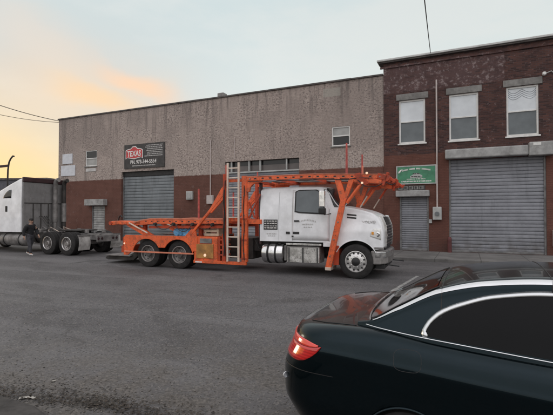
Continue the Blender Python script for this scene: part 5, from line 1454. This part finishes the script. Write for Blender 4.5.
for s_ in (-1, 1):
    MB().box(2.02, 2.22, CY + s_*.885 - .014, CY + s_*.885 + .014, .845, .875).build('door_handle', CP, car, bevel=.012)
    mm = MB().lathe([(0, -.10), (.06, -.09), (.085, -.03), (.085, .05), (.06, .08), (0, .085)], (2.72, CY + s_*.99, 1.05), 'x', 16).build('mirror', CP, car, smooth=True)
    MB().box(2.66, 2.74, min(CY + s_*.78, CY + s_*.93), max(CY + s_*.78, CY + s_*.93), 1.0, 1.03).build('mirror_foot', M['black'], mm)
    body_patch(frange(100, 112, 12), lambda s: .60, lambda s: .70, .008, 3, s_).build('headlight', M['lampclear'], car, smooth=True, solid=.01)
    lm = MB(); rws = []
    for c in (WX, WXF):
        rws = [[(c + (WR - .004)*math.cos(R(a)), CY + s_*y, WZ + (WR - .004)*math.sin(R(a))) for y in (.60, .868)] for a in range(-10, 191, 10)]
        lm.grid(rws)
        lm.add([(c + WR*math.cos(R(a)), CY + s_*.60, WZ + WR*math.sin(R(a))) for a in range(0, 360, 20)], [list(range(18))])
    lm.build('wheel_arch_liner', M['black'], car)
    al_ = MB()
    for c in (WX, WXF):
        al_.tube([(c + (WR + .004)*math.cos(R(a)), CY + s_*(lv(.5, 1)*(1 - .035*max(0, (1.2 - c)/1.2)**2) + .002), WZ + (WR + .004)*math.sin(R(a))) for a in range(8, 173, 6)], .008, 6)
    al_.each('arch_lip', CP, car, smooth=True)
    for c in (WX, WXF):
        near = s_ < 0
        y0 = CY + s_*.868; y1 = CY + s_*.65
        w = empty('wheel', (c, (y0+y1)/2, WZ - .01)); w.parent = car; hy = .11; q_ = -1 if near else 1
        MB().lathe([(.207, q_*hy*.9), (.215, q_*hy), (.250, q_*hy*1.0), (.269, q_*hy*.85), (.275, q_*hy*.5), (.275, -q_*hy*.5), (.269, -q_*hy*.85), (.212, -q_*hy), (.207, -q_*hy*.9)], (0, 0, 0), 'y', 48).build('tyre', M['tyre'], w, smooth=True)
        MB().lathe([(.209, q_*hy*.9), (.209, q_*hy*1.02), (.200, q_*hy*1.04), (.193, q_*hy*.9), (.188, q_*hy*.2), (.188, -q_*hy*.9)], (0, 0, 0), 'y', 48).build('rim', M['rim'], w, smooth=True)
        sp_ = MB()
        for k in range(7):
            a = 2*math.pi*k/7
            for da in (-.10, .10):
                sp_.bar((.05*math.cos(a), q_*hy*.75, .05*math.sin(a)), (.196*math.cos(a+da), q_*hy*.9, .196*math.sin(a+da)), .022, .03)
        sp_.lathe([(0, q_*hy*.9), (.06, q_*hy*.88), (.065, q_*hy*.6)], (0, 0, 0), 'y', 20)
        sp_.build('spoke', M['rim'], w, bevel=.004)

# ------------------------------------------------------------------ light
w = bpy.data.worlds.new('World'); sc.world = w; w.use_nodes = True
nt = w.node_tree; nd = nt.nodes; lk = nt.links
SUN_EL, SUN_AZ = R(3.0), R(-60.0)      # glow left of the warehouse (azimuth from +Y, negative = left)
sky = nd.new('ShaderNodeTexSky'); sky.sky_type = 'NISHITA'; sky.sun_disc = False
sky.sun_elevation = SUN_EL; sky.sun_rotation = SUN_AZ; sky.air_density = 1.0; sky.dust_density = 0.6
def N(t): return nd.new('ShaderNode' + t)
def setv(sock, v):
    if isinstance(v, bpy.types.NodeSocket): lk.new(v, sock)
    elif isinstance(v, tuple) and sock.type == 'RGBA': sock.default_value = (*v, 1)
    else: sock.default_value = v
def wmath(op, a, b=None):
    x = N('Math'); x.operation = op; setv(x.inputs[0], a)
    if b is not None: setv(x.inputs[1], b)
    return x.outputs[0]
def wmix(f, a, b, mode='MIX'):
    x = N('Mix'); x.data_type = 'RGBA'; x.blend_type = mode; setv(x.inputs['Factor'], f); setv(x.inputs[6], a); setv(x.inputs[7], b); return x.outputs[2]
def wramp(v, a, b, lo=0., hi=1.):
    x = N('MapRange'); x.interpolation_type = 'SMOOTHSTEP'; setv(x.inputs[0], v); x.inputs[1].default_value = a; x.inputs[2].default_value = b; x.inputs[3].default_value = lo; x.inputs[4].default_value = hi; return x.outputs[0]
tc = N('TexCoord'); sp = N('SeparateXYZ'); lk.new(tc.outputs['Generated'], sp.inputs[0])
X, Y, Z = sp.outputs
# thin high overcast over the Nishita sky: pale veil, warm glow towards the sun, drifting streaks
S = (math.cos(SUN_EL)*math.sin(SUN_AZ), math.cos(SUN_EL)*math.cos(SUN_AZ), math.sin(SUN_EL))
dp = N('VectorMath'); dp.operation = 'DOT_PRODUCT'; lk.new(tc.outputs['Generated'], dp.inputs[0]); dp.inputs[1].default_value = S
cs = dp.outputs['Value']
zc = wmath('MAXIMUM', Z, 0.02)
nz = N('TexNoise'); nz.inputs['Scale'].default_value = 1.5; nz.inputs['Detail'].default_value = 6; nz.inputs['Roughness'].default_value = .55
mp = N('Mapping'); lk.new(tc.outputs['Generated'], mp.inputs['Vector']); mp.inputs['Scale'].default_value = (1.6, 1.6, 4.5); mp.inputs['Rotation'].default_value = (0, R(18), R(10)); mp.inputs['Location'].default_value = (.35, .2, .6)
lk.new(mp.outputs[0], nz.inputs['Vector'])
VEIL_R, VEIL_L = (0.635, 0.675, 0.665), (0.56, 0.525, 0.495)
veil = wmix(wramp(cs, .48, .88), VEIL_R, VEIL_L)
veil = wmix(wramp(Z, .22, .46, 0, .75), veil, (0.53, 0.615, 0.625))
veil = wmix(wramp(nz.outputs['Fac'], .42, .66, 0, .55), veil, (0.70, 0.695, 0.665))
glow = wmath('MULTIPLY', wramp(Z, .36, .06), wramp(cs, .72, .93))
veil = wmix(glow, veil, (0.78, 0.565, 0.29))
glow2 = wmath('MULTIPLY', wramp(Z, .20, .02), wramp(cs, .80, .95))
veil = wmix(wmath('MULTIPLY', glow2, .8), veil, (0.76, 0.47, 0.19))
# orange lit streak clouds
nz2 = N('TexNoise'); nz2.inputs['Scale'].default_value = 2.6; nz2.inputs['Detail'].default_value = 5; nz2.inputs['Roughness'].default_value = .5; nz2.inputs['Distortion'].default_value = .3
mp2 = N('Mapping'); lk.new(tc.outputs['Generated'], mp2.inputs['Vector']); mp2.inputs['Rotation'].default_value = (0, R(-28), 0); mp2.inputs['Scale'].default_value = (1.4, 1.2, 3.0); mp2.inputs['Location'].default_value = (.1, 0, .32)
lk.new(mp2.outputs[0], nz2.inputs['Vector'])
# peach cloud bank and two lit streaks low in the north-west, laid out by compass direction
Yc = wmath('MAXIMUM', Y, 0.05)
cu_ = wmath('DIVIDE', X, Yc); cv_ = wmath('DIVIDE', Z, Yc)
wob = wmath('MULTIPLY', wmath('SUBTRACT', nz2.outputs['Fac'], .5), .16)
def streak(u0, v0, ang, la, wb, amt, colr):
    global veil
    pu = wmath('SUBTRACT', cu_, u0); pv = wmath('SUBTRACT', cv_, v0)
    aa = wmath('ADD', wmath('MULTIPLY', pu, math.cos(ang)), wmath('MULTIPLY', pv, math.sin(ang)))
    bb_ = wmath('ADD', wmath('ADD', wmath('MULTIPLY', pu, -math.sin(ang)), wmath('MULTIPLY', pv, math.cos(ang))), wob)
    m_ = wmath('MULTIPLY', wramp(wmath('ABSOLUTE', aa), la, la*.1), wramp(wmath('ABSOLUTE', bb_), wb, wb*.1))
    m_ = wmath('MULTIPLY', wmath('MULTIPLY', m_, amt), wramp(Y, .1, .3))
    veil = wmix(m_, veil, colr)
streak(-.47, .30, R(-14), .32, .15, .75, (0.74, 0.58, 0.43))
streak(-.58, .44, R(-30), .24, .09, .55, (0.69, 0.59, 0.50))
streak(-.33, .325, R(-26), .15, .040, .85, (0.86, 0.56, 0.36))
streak(-.44, .285, R(-20), .16, .05, .7, (0.86, 0.56, 0.30))
# overhead and behind, out of the frame, the cloud is a warmer grey
veil = wmix(wmath('MAXIMUM', wramp(Z, .46, .70), wramp(Y, .25, -.15)), veil, (0.70, 0.69, 0.682))
# the sky behind the viewer and overhead stays open and bright
back = wmath('ADD', wmath('MULTIPLY', wramp(Y, .15, -.65, 0, 1), wramp(Z, .12, .55, .2, 1)), wmath('MULTIPLY', wramp(Z, .55, .95), .6))
gain = wmath('ADD', 1.0, wmath('MULTIPLY', back, .55))
gc = N('CombineXYZ'); setv(gc.inputs[0], wmath('MULTIPLY', gain, wmath('ADD', 1.0, wmath('MULTIPLY', back, .02)))); setv(gc.inputs[1], gain); setv(gc.inputs[2], wmath('MULTIPLY', gain, wmath('ADD', 1.0, wmath('MULTIPLY', back, .03))))
veil = wmix(1.0, veil, gc.outputs[0], 'MULTIPLY')
bg1 = N('Background'); lk.new(sky.outputs[0], bg1.inputs['Color']); bg1.inputs['Strength'].default_value = 0.05
bg2 = N('Background'); lk.new(veil, bg2.inputs['Color']); bg2.inputs['Strength'].default_value = 1.10
ad = N('AddShader'); lk.new(bg1.outputs[0], ad.inputs[0]); lk.new(bg2.outputs[0], ad.inputs[1])
lk.new(ad.outputs[0], nd['World Output'].inputs['Surface'])
sun = bpy.data.lights.new('sun', 'SUN'); sun.energy = 0.5; sun.angle = R(15); sun.color = (1.0, .86, .70)
so_ = bpy.data.objects.new('sun', sun); col.objects.link(so_)
so_.rotation_euler = Vector(S).to_track_quat('Z', 'Y').to_euler()

sc.view_settings.view_transform = 'Standard'; sc.view_settings.look = 'None'
sc.view_settings.exposure = 0.0; sc.view_settings.gamma = 1.0; sc.view_settings.use_curve_mapping = False
sc.render.engine = 'CYCLES'; sc.cycles.max_bounces = 6
sc.render.film_transparent = False
